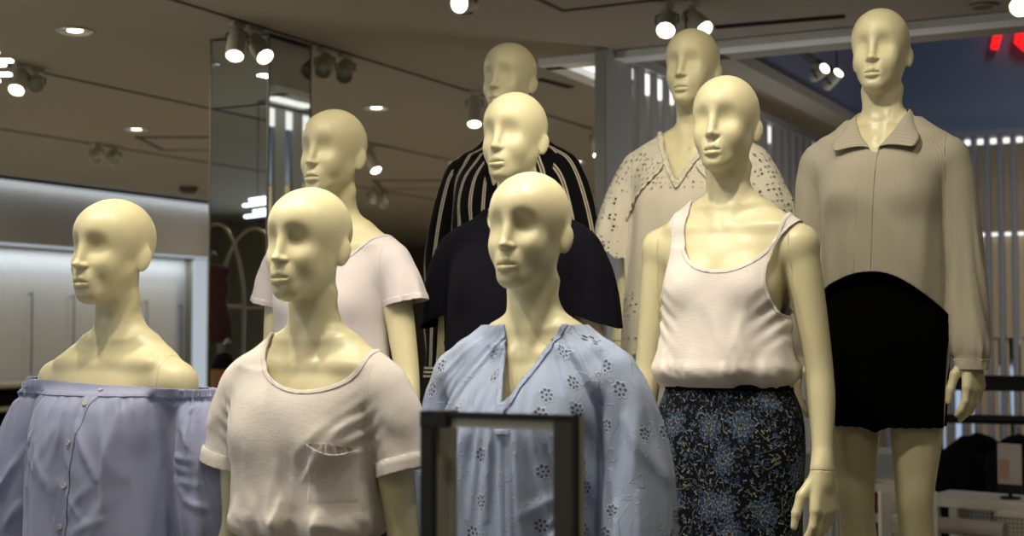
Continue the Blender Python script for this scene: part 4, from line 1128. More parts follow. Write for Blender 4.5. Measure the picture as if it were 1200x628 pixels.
# shelving below the panel
s0, s1 = at(-30, 460, x=WX + .1).y, at(60, 460, x=WX + .1).y
sh = empty('display_shelf', (WX - .3, 0, 0), 0, 'dark open shelving under the lit wall panel at the left edge', 'shelf')
zs = [at(20, p, x=WX).z for p in (452, 479, 505, 532)]
MB().box((-.29, (s0+s1)/2, zs[0] / 2), (.02, s1 - s0 + 1.6, zs[0])).build('back_panel', M['shelf_dark'], sh)
for z in zs: MB().box((0, (s0+s1)/2, z), (.56, s1 - s0 + 1.6, .035), bev=.004).build('shelf_board', M['shelf_edge'], sh)
for y in (s0 - .8, s1 + .8): MB().box((0, y, zs[0] / 2), (.56, .03, zs[0])).build('side_panel', M['shelf_dark'], sh)
def folded(name, lab, c, w, d, h, mat, cat, group=None, rz=0, seed=0):
    """a garment folded into a soft layered block"""
    r = empty(name, c, rz, lab, cat, group); n = 3
    for i in range(n):
        bm = bmesh.new(); bmesh.ops.create_cube(bm, size=1); bmesh.ops.subdivide_edges(bm, edges=bm.edges[:], cuts=5, use_grid_fill=True)
        for v in bm.verts:
            x, y, z = v.co; t = h / n
            v.co = Vector((x * w * (1 - .012 * i), y * d * (1 - .01 * i), (i + .5) * t + z * t * 1.04 + .10 * t * wob(x * 3, y * 3, 0, 2.2, seed + i)))
        mbx = MB(); mbx._add(bm); o = mbx.build('fold', mat, r, smooth_on=True)
        b = o.modifiers.new('round', 'BEVEL'); b.width = h / n * .34; b.segments = 3; b.limit_method = 'ANGLE'; b.angle_limit = math.radians(50)
    return r
k = 0
for zi, ps in ((1, (6, 32)), (2, (4, 28)), (3, (8,))):
    for px in ps:
        q = at(px, 480, x=WX - .15); k += 1
        folded('folded_garment', ('black folded garment on the top dark shelf nearest the left edge', 'black folded garment on the top dark shelf beside the blue blouse', 'black folded garment on the middle dark shelf nearest the left edge', 'black folded garment on the middle dark shelf beside the blue blouse', 'black folded garment on the lowest dark shelf')[k - 1],
               (WX - .28, q.y, zs[zi] + .0180), .36, .30, .10, M['black_knit'], 'clothes', 'black clothes on the wall shelves', seed=k)
# white table edge and a yellow garment at the left edge
tp = at(0, 545, d=5.6)
tb = empty('white_table', (tp.x - .55, tp.y, 0), 0, 'white display table cut off by the left edge behind the blue blouse', 'table')
MB().box((0, 0, tp.z - .02), (1.16, .6, .05), bev=.006).build('table_top', M['white_laminate'], tb)
for sx in (-.5, .5):
    for sy in (-.24, .24): MB().box((sx, sy, (tp.z - .045) / 2), (.05, .05, tp.z - .045), bev=.004).build('leg', M['white_laminate'], tb)
MB().box((0, 0, .32), (1.0, .5, .03), bev=.004).build('lower_shelf', M['white_laminate'], tb)
yq = at(2, 622, d=5.2)
folded('yellow_garment', 'yellow folded garment low at the left edge under the white table top', (tp.x - .06, tp.y - .02, .335), .38, .42, .34, M['yellow_cloth'], 'clothes', seed=11)

# ---- mirrored pillar
c0 = at(315, 38, z=CEIL); pw = at(247.5, 43, y=c0.y).x; pd = at(364, 50, x=c0.x).y
pl = empty('mirror_pillar', ((pw + c0.x) / 2, (c0.y + pd) / 2, 0), 0, 'square pillar clad in mirror glass behind the white V-neck tee mannequin', 'pillar')
hx, hy = (c0.x - pw) / 2, (pd - c0.y) / 2
MB().box((0, 0, CEIL / 2), (hx * 2 - .02, hy * 2 - .02, CEIL)).build('core', M['slot_black'], pl)
zj = at(280, 125, y=c0.y).z
for z0, z1 in ((.02, zj - .004), (zj + .004, CEIL - .012)):
    MB().box((0, -hy + .004, (z0+z1)/2), (hx * 2 - .016, .012, z1 - z0)).build('mirror_panel', M['mirror'], pl)
    MB().box((hx - .004, 0, (z0+z1)/2), (.012, hy * 2 - .016, z1 - z0)).build('mirror_panel', M['mirror'], pl)
for sx, sy in ((-1, -1), (1, -1), (1, 1)):
    MB().box((sx * (hx - .001), sy * (hy - .001), CEIL / 2), (.009, .009, CEIL)).build('edge_trim', M['frame_olive'], pl)

# things the pillar reflects: arched clothes rails and a wine dress left of the camera, a facade to the right
def refl(px, py, v, face):
    r = ray(px, py); f = r.x * -_sn + r.y * _cs; p = Vector((0, 0, CAM_Z)) + r * (v / f)
    return Vector((p.x, 2 * c0.y - p.y, p.z)) if face == 'y' else Vector((2 * c0.x - p.x, p.y, p.z))
vd = 10.5
def arch(px0, px1, pytop, lab, dv=0):
    a, b = refl(px0, pytop, vd + dv, 'y'), refl(px1, pytop, vd + dv, 'y'); w = (b - a).length / 2; c = (a + b) / 2; zt_ = c.z
    r = empty('arched_rail', (c.x, c.y, 0), math.atan2(b.y - a.y, b.x - a.x), lab, 'clothes rail', 'arched brass clothes rails')
    pts = [(-w * .82, 0, .02)] + [(-w * (.82 + .18 * t), 0, zt_ * .70 * t) for t in (.3, .6, .9)] + [(math.cos(t) * -w, 0, zt_ * .72 + math.sin(t) * zt_ * .28) for t in np.linspace(.08, math.pi - .08, 25)] + [(w * (.82 + .18 * t), 0, zt_ * .70 * t) for t in (.9, .6, .3)] + [(w * .82, 0, .02)]
    MB().tube(pts, .013, 10).build('arch', M['brass_tube'], r, smooth_on=True)
    MB().cyl((-w * .98, 0, zt_ * .74), (w * .98, 0, zt_ * .74), .010, n=10).build('cross_bar', M['brass_tube'], r, smooth_on=True)
    for s_ in (-1, 1): MB().lathe([(0, 0), (.06, 0), (.06, .012), (.02, .022), (0, .022)], (s_ * w * .82, 0, 0)).build('foot', M['brass_tube'], r, auto=40)
    return r
arch(222, 287, 262, 'arched brass clothes rail whose curve shows left in the pillar mirror')
arch(258, 338, 268, 'arched brass clothes rail whose curve shows right in the pillar mirror', .5)
dq = refl(246, 312, vd - .25, 'y'); db = refl(246, 402, vd - .25, 'y'); Ld = dq.z - db.z
dr = empty('hanging_dress', (dq.x, dq.y, 0), math.radians(-35), 'wine dark sleeveless dress on a rail seen in the pillar mirror', 'dress')
pr = [(.02, dq.z + .02), (.10, dq.z), (.125, dq.z - .05 * Ld), (.10, dq.z - .15 * Ld), (.115, dq.z - .30 * Ld), (.095, dq.z - .45 * Ld), (.125, dq.z - .65 * Ld), (.135, dq.z - .97 * Ld), (.128, dq.z - Ld), (.11, dq.z - .98 * Ld)]
db_ = MB().lathe([(r_ * 1.25, z_) for r_, z_ in pr], n=40).build('dress', M['wine_cloth'], dr, smooth_on=True); db_.scale = (1, .5, 1)
MB().tube([(0, 0, dq.z + .02), (0, 0, dq.z + .08), (.03, 0, dq.z + .11), (.05, 0, dq.z + .08)], .005, 8).build('hook', M['chrome'], dr)
hg = refl(263, 416, vd - .6, 'y'); hb = refl(263, 492, vd - .6, 'y'); Lh = hg.z - hb.z
hr = empty('hanging_blouse', (hg.x, hg.y, 0), math.radians(-35), 'small black blouse with an orange panel seen low in the pillar mirror', 'blouse')
MB().lathe([(.015, hg.z + .02), (.05, hg.z), (.09, hg.z - .2 * Lh), (.085, hg.z - .5 * Lh), (.11, hg.z - .95 * Lh), (.10, hg.z - Lh)], n=30).build('cloth', M['black_knit'], hr, smooth_on=True)
MB().lathe([(.0905, hg.z - .22 * Lh), (.0925, hg.z - .26 * Lh), (.0895, hg.z - .48 * Lh), (.087, hg.z - .5 * Lh)], n=30).build('panel', M['rust_cloth'], hr, smooth_on=True)
MB().tube([(0, 0, hg.z + .015), (0, 0, hg.z + .08), (.03, 0, hg.z + .11), (.05, 0, hg.z + .08)], .005, 8).build('hook', M['chrome'], hr)
def bar_pendant(lab, P, d, n=5):
    """ring of short light bars hung on wires"""
    r = empty('pendant_light', (P.x, P.y, 0), .4, lab, 'lamp', 'bar pendants')
    for i in range(n):
        L = (.36, .42, .40, .42, .37)[i]; z = P.z - i * d
        MB().box(((-.01, .0, .01, .0, -.01)[i], (.0, .03, -.03, .02, 0)[i], z), (L, .03, d * .55), bev=.006).build('light_bar', M['led_bar'], r)
    for x in (-.1, .1): MB().cyl((x, 0, P.z - (n - 1) * d), (x, 0, CEIL), .003, n=6).build('wire', M['cable_dark'], r)
    MB().lathe([(0, CEIL - .001), (.06, CEIL - .001), (.06, CEIL - .02), (0, CEIL - .024)]).build('canopy', M['spot_white'], r, auto=40)
q = at(-54, 62, d=5.2); bar_pendant('bar pendant lamp cut off by the left edge of the photo', q, .026)
q = refl(312, 232, 8.6, 'y'); bar_pendant('bar pendant lamp seen as white bars in the pillar mirror', q, .034, 4)

# ---- track spotlights
def spot(lab, px, py, lx, ly, lit=True, big=1.0, group=None, z=CEIL, track=None):
    """ceiling adapter seen at (px,py); the can points so that its mouth shows at (lx,ly)"""
    P = at(px, py, z=z) if track is None else track
    f = P.x * -_sn + P.y * _cs; L = .17 * big
    e = at(lx, ly, d=1); rr = ray(lx, ly); e = Vector((0, 0, CAM_Z)) + rr * ((f - .06) / (rr.x * -_sn + rr.y * _cs))
    r = empty('spotlight', P, 0, lab, 'spotlight', group)
    piv = Vector((0, 0, -.075 * big)); d = (e - P) - piv
    d = d.normalized() if d.length > 1e-4 else Vector((0, 0, -1))
    s_ = (e - P - piv).length; mouth = piv + d * max(min(s_, .16 * big), .07 * big); R = .042 * big
    MB().box((0, 0, -.012), (.035, .09, .024), bev=.004).build('adapter', M['spot_white'], r)
    MB().cyl((0, 0, -.02), (0, 0, -.05), .010, n=12).build('stem', M['spot_white'], r, smooth_on=False, auto=40)
    sd = d.cross(Vector((0, 0, 1))); sd = sd.normalized() if sd.length > .05 else Vector((1, 0, 0))
    MB().tube([piv + d * .02 + sd * (R + .006), piv * .7 + sd * (R + .006), Vector((0, 0, -.046 * big)) + sd * R * .6, Vector((0, 0, -.044 * big)) - sd * R * .6, piv * .7 - sd * (R + .006), piv + d * .02 - sd * (R + .006)], .0045, 8).build('yoke', M['spot_dark'], r, smooth_on=True)
    rot = Vector((0, 0, 1)).rotation_difference(d).to_matrix(); h = (mouth - piv).length
    can = MB().lathe([(0, -.045), (R * .72, -.045), (R * .86, -.036), (R * .9, -.012), (R * .9, .0), (R * .97, .003), (R, .01), (R, h), (R * .90, h), (R * .86, h - .02), (0, h - .022)], piv, rot, 32).build('can', M['spot_white'], r, auto=35)
    slot = MB().box(piv + rot @ Vector((0, -R, .012)), (R * 1.1, .006, .008), rot).build('vent_slot', M['slot_black'], r)
    MB().lathe([(0, h - .004 if lit else h - .018), (R * .86, h - .006 if lit else h - .018), (R * .86, h - .012 if lit else h - .021)], piv, rot, 28).build('lens', M['lamp_glow'] if lit else M['glass_lens'], r, smooth_on=True)
    return r
G1 = 'track spotlights on the ceiling'
spot('lit spotlight left of a pair hanging in front of the mirrored pillar', 278, 26, 275, 66, group=G1)
spot('lit spotlight right of a pair hanging in front of the mirrored pillar', 300, 32, 311, 67, group=G1)
spot('unlit spotlight left of a pair just right of the mirrored pillar', 381, 56, 378, 84, False, group=G1)
spot('unlit spotlight right of a pair just right of the mirrored pillar', 405, 63, 403, 90, False, group=G1)
spot('brightly lit spotlight beside the pendant at the upper left', 24, 75, 19, 106, group=G1)
spot('unlit spotlight next to the bright one at the upper left', 42, 80, 42, 100, False, group=G1)
spot('small unlit spotlight left of a far pair above the left wall', 114, 168, 113, 188, False, group=G1)
spot('small unlit spotlight right of a far pair above the left wall', 134, 171, 134, 190, False, group=G1)
spot('small lit spotlight behind the head of the white V-neck tee mannequin', 433, 171, 441, 200, group=G1)
spot('small unlit spotlight left of a pair over the shoulder of the V-neck tee mannequin', 436, 219, 434, 240, False, group=G1)
spot('small unlit spotlight right of a pair over the shoulder of the V-neck tee mannequin', 449, 221, 450, 241, False, group=G1)
spot('half hidden lit spotlight beside the navy tee mannequin head', 556, 107, 556, 146, group=G1)
spot('lit spotlight low on the ceiling beside the grey slat screen', 700, 150, 702, 182, group=G1)
spot('lit spotlight cut off by the top edge above the back row', 548, -18, 538, 4, group=G1)
spot('brightly lit spotlight above the cream eyelet blouse mannequin', 782, 4, 780, 36, group=G1)
spot('lit spotlight half hidden by the eyelet blouse mannequin head', 812, 2, 826, 35, group=G1)
spot('lit spotlight cut off at the top right corner', 1204, -22, 1194, 9, group=G1)
g2 = at(935, 58, z=CEIL)
bt = empty('lamp_track', (0, 0, 0), 0, 'dark track on the blue ceiling between the back row heads', 'lamp track')
qa, qb = at(922, 56, z=CEIL), at(990, 92, z=CEIL); xm = (qa.x + qb.x) / 2
MB().box((xm, (qa.y + qb.y) / 2, CEIL + .008), (.035, abs(qb.y - qa.y), .024)).build('rail', M['slot_black'], bt)
for y_ in (qa.y + .1, qb.y - .1): MB().cyl((xm, y_, CEIL), (xm, y_, 6.0), .004, n=8).build('wire', M['cable_dark'], bt)
for px, lx, ly, lab in ((958, 967, 80, 'lit spotlight left of the pair on the blue ceiling'), (973, 983, 85, 'lit spotlight right of the pair on the blue ceiling')):
    t_ = at(px, 70, x=xm); spot(lab, 0, 0, lx, ly, group=G1, track=Vector((xm, t_.y, CEIL)), big=.72)
# recessed downlights
def downlight(lab, px, py, R=.085, lit=True):
    P = at(px, py, z=CEIL); r = empty('downlight', P, 0, lab, 'ceiling light', 'recessed ceiling downlights')
    MB().lathe([(R * .80, .0), (R, -.001), (R * 1.02, -.006), (R * .93, -.011), (R * .82, -.004), (R * .80, 0)], n=36).build('ring', M['chrome'], r, smooth_on=True)
    MB().lathe([(R * .80, -.002), (R * .66, -.0015), (R * .5, -.001), (0, -.001)], n=36).build('reflector', M['chrome'], r, smooth_on=True)
    MB().lathe([(R * .42, -.003), (R * .3, -.006), (0, -.007)], n=24).build('bulb', M['lamp_dim'], r, smooth_on=True)
downlight('large recessed downlight nearest, at the upper left', 88, 35.5)
downlight('recessed downlight far above the left wall', 160, 151)
downlight('recessed downlight right of the V-neck tee mannequin head', 441, 126)
downlight('recessed downlight beyond the navy tee mannequin', 676, 189)
downlight('recessed downlight far behind the striped blouse', 534, 190)
P = at(1153, 6, z=CEIL); r = empty('ceiling_speaker', P, 0, 'round dark speaker in the ceiling at the top right', 'speaker')
MB().lathe([(.045, 0), (.062, -.002), (.064, -.010), (.052, -.013), (.045, -.006)], n=32).build('ring', M['ceiling_paint'], r, smooth_on=True)
MB().lathe([(.047, -.004), (.03, -.008), (0, -.009)], n=32).build('grille', M['track_dark'], r, smooth_on=True)
P = at(221, 219, z=CEIL); r = empty('smoke_detector', P, 0, 'small round detector on the ceiling above the left wall', 'detector')
MB().lathe([(0, 0), (.09, 0), (.09, -.03), (.06, -.06), (0, -.065)], n=28).build('housing', M['spot_dark'], r, auto=40)
# air slots and access hatches
for a, b, w, lab in (((633, 92), (669, 101.5), .03, 'short dark air slot in the ceiling beside the striped blouse head'), ((838, 31), (990, 18), .025, 'long dark air slot in the ceiling above the tank top mannequin')):
    A, B = at(*a, z=CEIL), at(*b, z=CEIL); c = (A + B) / 2; L = (B - A).length; rz = math.atan2(B.y - A.y, B.x - A.x)
    sm_ = MB().box((0, 0, -.002), (L, w, .008)).box((0, w * .55, -.004), (L, .006, .012)).box((0, -w * .55, -.004), (L, .006, .012)); o = trim(sm_, M['slot_black']); o.location = c; o.rotation_euler.z = rz
for px, py, w, lab in ((232, 168, .7, 'square access hatch in the ceiling left of the pillar'), (490, 216, .75, 'square access hatch in the ceiling right of the V-neck tee mannequin')):
    o = empty('ceiling_hatch', at(px, py, z=CEIL), math.radians(27), lab, 'hatch')
    f = MB(); 
    for s_ in (-1, 1): f.box((s_ * w / 2, 0, -.003), (.035, w + .035, .010)).box((0, s_ * w / 2, -.003), (w + .035, .035, .010))
    f.build('frame', M['track_dark'], o); MB().box((0, 0, -.001), (w - .04, w - .04, .006)).build('door', M['ceiling_paint'], o)

# ---- slatted screens around the atrium
sx = -2.82
strip('glow_panel', 'white glowing panel for light from the gap beside the wide pale slat', ((VOID_X + .10 + sx - .035) / 2, EDGE_Y + .47, CEIL + .012), (sx - .035 - VOID_X - .10, .60, .03), M['led_white'], 'ceiling light')  # glowing panel added to stand for light from the gap
sc = empty('slat_screen', (sx, EDGE_Y, 0), 0, 'tall screen of pale grey upright slats behind the eyelet blouse mannequin', 'screen')
y0 = at(703, 100, x=sx).y - EDGE_Y; y1 = at(735, 100, x=sx).y - EDGE_Y
MB().box((0, (y0 + y1) / 2, 1.47), (.06, y1 - y0, 2.94), bev=.006).build('wide_slat', M['slat_grey'], sc)
ys = y1 + .10
for i in range(26): MB().box((0, ys + i * .178 + .06, 1.47), (.03, .102, 2.92), bev=.005).build('slat', M['slat_grey'], sc)
MB().box((0, 2.6, 2.955), (.07, 5.4, .05)).build('top_rail', M['slat_grey'], sc)
def gap_px(i):
    p = Vector((sx, EDGE_Y + ys + i * .178 + .151, 2.86)); return 600 + F_PX * (p.x * _cs + p.y * _sn) / (p.y * _cs - p.x * _sn)
for i in [0, 1, 2, 3] + [min(range(24), key=lambda i: abs(gap_px(i) - q)) for q in (903, 955)]: MB().box((0, ys + i * .178 + .151, 2.86), (.02, .066, .11), bev=.004).build('gap_light', M['led_white'], sc)
S2Y = 10.4
s2 = empty('slat_screen', (0, S2Y, 0), 0, 'screen of thin blue grey upright slats behind the taupe shirt mannequin at the right', 'screen')
xa_, xb_ = at(1040, 300, y=S2Y).x, at(1260, 300, y=S2Y).x
n = int((xb_ - xa_) / .088)
for i in range(n): MB().box((xa_ + i * .088, 0, 1.5), (.034, .09, 2.86), bev=.004).build('slat', M['slat_blue_grey'], s2)
MB().box(((xa_ + xb_) / 2, 0, 2.95), (xb_ - xa_, .10, .04)).build('top_rail', M['slat_blue_grey'], s2)
zl = at(1160, 157, y=S2Y + .1).z
strip('light_strip', 'row of LED light along the top of the right slat screen', ((xa_ + xb_) / 2, S2Y + .071, 2.905), (xb_ - xa_, .05, .035), M['led_white'])
BW = S2Y + .75
zw = at(1160, 272, y=BW).z; z0 = at(1160, 396, y=BW).z
b0, b1 = at(1010, 300, y=BW).x - .2, at(1300, 300, y=BW).x
w1 = at(1148, 400, y=BW).x
slab('wall_right_upper', M['soffit_paint'], b0, b1, BW - .1, BW, zw, CEIL + .1)
wm = MB().box(((b0 + b1) / 2, BW + .05, (zw + z0) / 2), (b1 - b0, .1, zw - z0))
struct(wm, 'wall_right_lower', M['beige_wall'])
slab('wall_right_sill', M['beige_wall'], b0, b1, BW, BW + .1, 0, .55)
strip('light_strip', 'thin bright light strip across the beige wall behind the right slats', ((b0 + b1) / 2, BW - .03, zw - .02), (b1 - b0, .03, .022), M['led_white'])
slab('wall_atrium_back', M['beige_wall'], b1, 7, BW - .1, BW, 0, CEIL + .1)
slab('wall_atrium_side', M['beige_wall'], -2.4, b0, BW - .1, BW, 0, CEIL + .1)
slab('window_1', M['daylight'], b0, b1, BW + 1.4, BW + 1.45, .3, z0 + .4)
for i in range(14):
    x = b0 + .15 + i * (b1 - b0 - .2) / 13
    o = tag(MB().box((x, BW + .05, (z0 + .55) / 2), (.05 + .13 * (i % 3 == 1), .06, z0 - .55), bev=.004).build('trim_mullion', M['beige_wall']), kind='structure')
for i, (px, py, R) in enumerate(((1168, 415, .10), (1181, 405, .09), (1196, 418, .10), (1180, 500, .10), (1198, 512, .10))):
    c = at(px, py, y=BW + (.45, .85, .55, 1.15, 1.05)[i]); rnd = random.Random(i)
    o = empty('shrub', (c.x, c.y, 0), 0, ('green shrub outside the right window, leftmost of the upper leaves', 'green shrub outside the right window, between the upper leaves', 'green shrub outside the right window at the photo edge', 'green shrub low outside the right window, behind the rack', 'green shrub low outside the right window at the photo edge')[i], 'shrub', 'shrubs outside the window')
    f = MB()
    bm = f.bm
    for j in range(260):
        d = Vector((rnd.gauss(0, 1), rnd.gauss(0, 1), rnd.gauss(0, 1))).normalized() * R * rnd.uniform(.3, 1)
        p = Vector((0, 0, c.z)) + d; a = Vector((rnd.gauss(0, 1), rnd.gauss(0, 1), rnd.gauss(0, 1))).normalized() * .035; b = a.orthogonal().normalized() * .016
        bm.faces.new([bm.verts.new(p + v) for v in (-a, b, a, -b)])
    f.build('foliage', M['leaf_green'], o); MB().tube([(0, 0, 0), (.01, 0, c.z * .5), (0, 0, c.z)], .012, 8).build('stem', M['spot_dark'], o)

# ---- red sign hanging in front of the blue ceiling (only two strokes are in view)
SY = 10.5
sg = empty('shop_sign', (0, SY, 0), 0, 'red illuminated shop sign cut off at the top right corner', 'sign')
def poly(pts, nm): 
    q = [at(x, y, y=SY) for x, y in pts]; MB().prism([(v.x, v.z) for v in q], 'y', 0, .05).build(nm, M['sign_red'], sg)
poly([(1160.5, 56.5), (1168, 57), (1175, 33), (1175.5, 28), (1167, 28), (1165.5, 33)], 'letter_stroke')
poly([(1188, 50), (1199, 59.5), (1214, 57), (1222, 28), (1194, 28), (1191, 33)], 'letter_stroke')
t0, t1 = at(1168, 28, y=SY), at(1205, 28, y=SY)
MB().cyl((t0.x, .025, t0.z - .02), (t0.x, .025, t0.z + .25), .006, n=8).cyl((t1.x, .025, t1.z - .02), (t1.x, .025, t1.z + .25), .006, n=8).build('hanger', M['cable_dark'], sg)

# ---- right background: rack, tables, folded clothes
RD = 8.0
def atd(px, py, v):
    r = ray(px, py); return Vector((0, 0, CAM_Z)) + r * (v / (r.x * -_sn + r.y * _cs))
ra, rb = atd(1096, 490, RD), atd(1290, 490, RD - .35); rz = math.atan2(rb.y - ra.y, rb.x - ra.x); RL = (rb - ra).length
rk = empty('clothes_rack', (ra.x, ra.y, 0), rz, 'black two-bar clothes rack behind the hand of the taupe shirt mannequin', 'clothes rack')
zr, zu = ra.z, atd(1160, 448, RD).z
MB().cyl((0, 0, zr), (RL, 0, zr), .026, n=14).build('lower_bar', M['black_metal'], rk, auto=40)
MB().box((RL / 2 + .03, 0, zu), (RL - .06, .05, .085), bev=.006).build('upper_bar', M['black_metal'], rk)
for x in (.02, RL - .02):
    MB().cyl((x, 0, 0), (x, 0, zu), .016, n=12).build('upright', M['black_metal'], rk, auto=40)
    MB().box((x, 0, .03), (.05, .5, .04), bev=.006).build('foot', M['black_metal'], rk)
def coat(lab, px, w, drop, seed, mat='black_knit', yaw=.5):
    u = (atd(px, 490, RD) - ra).length; c = Vector((ra.x, ra.y, 0)) + Vector((math.cos(rz), math.sin(rz), 0)) * u
    r = empty('hanging_jacket', (c.x, c.y, 0), rz + yaw, lab, 'jacket', 'black jackets on the rack')
    g = Grid(*axis3((-w - .06, -.14, zr - drop - .12), (w + .06, .14, zr + .02), .014), far=.05)
    zt_ = zr - .14
    g.cone((-.05, 0, zt_), (.05, 0, zt_), .05, .05); chain(g, [(0, 0, zt_, .055), (w * .5, 0, zt_ - .035, .06), (w * .85, 0, zt_ - .10, .065)], .03); chain(g, [(0, 0, zt_, .055), (-w * .5, 0, zt_ - .035, .06), (-w * .85, 0, zt_ - .10, .065)], .03)
    g.add(lambda X, Y, Z: np.maximum(((np.abs(X / (w * .82)) ** 3 + np.abs(Y / .085) ** 3) ** (1 / 3) - 1) * .08, np.maximum(Z - zt_ + .06, zt_ - drop - Z)), (-w, -.1, zt_ - drop), (w, .1, zt_), .04)
    for q in (-1, 1): chain(g, [(q * w * .82, 0, zt_ - .09, .062), (q * w * .98, -.01, zt_ - .28, .058), (q * w * 1.04, -.03, zt_ - drop * .92, .045)], .01)
    m = np.abs(g.D) < .04; ii = np.argwhere(m); X, Y, Z = (a[ii[:, d_]].astype(float) for d_, a in enumerate((g.x, g.y, g.z))); g.D[m] -= (.008 * wob(X * 1.6, Y, Z * .5, 28, seed)).astype(F32)
    V, Q = g.nets(); V = relax(V, Q, 2); me = np_mesh('jacket', V, T=tris(Q), uv=V[:, [0, 2]]); me.materials.append(M[mat]); o = bpy.data.objects.new('jacket', me); link(o, r)
    MB().tube([(-w * .8, 0, zt_ - .05), (0, 0, zt_ + .065), (w * .8, 0, zt_ - .05)], .008, 8).build('hanger', M['spot_dark'], r)
    MB().tube([(0, 0, zt_ + .06), (0, 0, zr + .005), (.02, 0, zr + .032), (.038, 0, zr + .015)], .004, 8).build('hook', M['chrome'], r, smooth_on=True)
coat('black jacket hanging on the rack, shoulder fully in view', 1142, .20, .55, 3)
coat('black jacket on the rack at the right photo edge', 1188, .19, .60, 4, yaw=.9)
coat('black jacket on the rack partly cut by the right edge', 1224, .19, .58, 6, yaw=1.0)
# white table with boxes and a card holder
TD = 6.6
ta, tb_ = atd(1082, 581, TD), atd(1290, 581, TD - .5); tz = ta.z; rzt = math.atan2(tb_.y - ta.y, tb_.x - ta.x); TL = (tb_ - ta).length
wt = empty('white_table', (ta.x, ta.y, 0), rzt, 'white display table under the rack at the lower right', 'table')
MB().box((TL / 2, .15, tz - .02), (TL, .32, .045), bev=.006).build('table_top', M['white_laminate'], wt)
for x in (.04, TL - .04):
    for y in (.02, .28): MB().box((x, y, (tz - .04) / 2), (.05, .05, tz - .04), bev=.005).build('leg', M['white_laminate'], wt)
MB().box((TL / 2, .15, .40), (TL - .08, .28, .03), bev=.004).build('lower_shelf', M['white_laminate'], wt)
def box_on(lab, px0, px1, py0, v, h, zb, dep=.24, mat='perforated'):
    a, b = atd(px0, py0, v), atd(px1, py0, v); r = empty('storage_box', ((a.x + b.x) / 2, (a.y + b.y) / 2, zb), rzt, lab, 'box', 'white perforated boxes'); w = (b - a).length
    MB().box((0, dep / 2, h / 2), (w, dep, h), bev=.008).build('box', M[mat], r); MB().box((0, dep / 2, h - .004), (w + .012, dep + .012, .022), bev=.005).build('lid', M['white_laminate'], r)
zsh = .416
box_on('white perforated box under the table top, left one', 1120, 1163, 600, TD + .05, atd(1140, 592, TD).z - zsh, zsh)
box_on('white perforated box under the table top at the right photo edge', 1167, 1222, 600, TD - .35, atd(1190, 592, TD).z - zsh, zsh)
ro = atd(1130, 612, TD - .34); rr_ = empty('clear_roll', (ro.x, ro.y, 0), rzt, 'clear plastic roll lying in front of the white boxes', 'roll')
zq = ro.z - .02
MB().cyl((-.16, 0, zq), (.18, 0, zq), .035, n=20).build('roll', M['poster_paper'], rr_, auto=40)
for x in (-.14, .16): MB().box((x, 0, zq / 2 - .01), (.03, .09, zq - .03), bev=.004).build('stand', M['white_laminate'], rr_)
ca, cb = atd(1170, 577, TD - .1), atd(1198, 577, TD - .17); cr = empty('card_holder', ((ca.x + cb.x) / 2, (ca.y + cb.y) / 2, tz + .0025), math.atan2(cb.y - ca.y, cb.x - ca.x) , 'upright card holder with an orange and grey card on the white table', 'card holder')
cw = (cb - ca).length; ch = atd(1184, 525, TD).z - tz
MB().lathe([(0, 0), (.045, 0), (.045, .008), (.008, .014), (.006, .03), (0, .03)]).build('base', M['black_metal'], cr, auto=40)
MB().box((0, 0, .028 + ch / 2), (cw, .012, ch), bev=.002).build('card', M['poster_paper'], cr)
MB().box((-cw * .22, -.0065, ch * .60), (cw * .40, .003, ch * .42)).build('picture', M['poster_orange'], cr)
MB().box((0, -.004, .045), (cw * 1.02, .016, .040)).build('clip', M['black_metal'], cr)
# folded grey clothes on a table between the legs
FD = 6.2
fa_, fb2 = atd(938, 563, FD), atd(1047, 563, FD); fz = fa_.z; frz = math.atan2(fb2.y - fa_.y, fb2.x - fa_.x); FL = (fb2 - fa_).length
ft = empty('clothes_table', (fa_.x, fa_.y, 0), frz, 'pale wooden display table seen behind the hand and bare legs', 'table')
MB().box((FL * .42, .25, fz - .03), (FL * 1.25, .52, .06), bev=.006).build('table_top', M['white_laminate'], ft)
for x in (-.06, FL * 1.0):
    for y in (.04, .46): MB().box((x, y, (fz - .06) / 2), (.05, .05, fz - .06), bev=.004).build('leg', M['white_laminate'], ft)
hF = (atd(990, 533, FD).z - fz) / 3
for i in range(3):
    for q, px in enumerate((948, 1024)):
        c = atd(px, 563, FD + .24)
        folded('folded_jeans', '%s grey folded garment of the stack %s' % (('lowest', 'middle', 'topmost')[i], ('beside the floral skirt', 'seen between the bare legs')[q]), (c.x, c.y, fz + hF * i), .23, .34, hF * .97, M['grey_denim'], 'clothes', 'folded grey clothes on the pale table', frz, seed=20 + i + 5 * q)
fr = atd(1031, 575, FD - .55); sf_ = empty('white_stand', (fr.x, fr.y, 0), frz, 'white stand frame seen between the bare legs', 'stand')
W_ = .20
for x in (.02, W_):
    for y in (0, .3): MB().box((x, y, fr.z / 2), (.045, .045, fr.z), bev=.004).build('post', M['white_laminate'], sf_)
for z in (fr.z - .02, fr.z - .145):
    for y_ in (0, .3): MB().box((W_ / 2, y_, z), (W_, .04, .035), bev=.004).build('rail', M['white_laminate'], sf_)
rc = atd(1026, 566, FD - .15); zz = rc.z
rg = empty('rust_garment', (rc.x, rc.y, 0), frz, 'rust brown garment hanging below the pale table between the legs', 'clothes')
MB().lathe([(.05, zz), (.065, zz - .05), (.07, zz - .25), (.085, zz - .5), (.06, zz - .52)], n=30).build('cloth', M['rust_cloth'], rg, smooth_on=True)
MB().tube([(0, 0, zz - .01), (0, 0, fz - .06 if fz - .06 > zz else zz + .02)], .004, 8).build('hook', M['chrome'], rg)

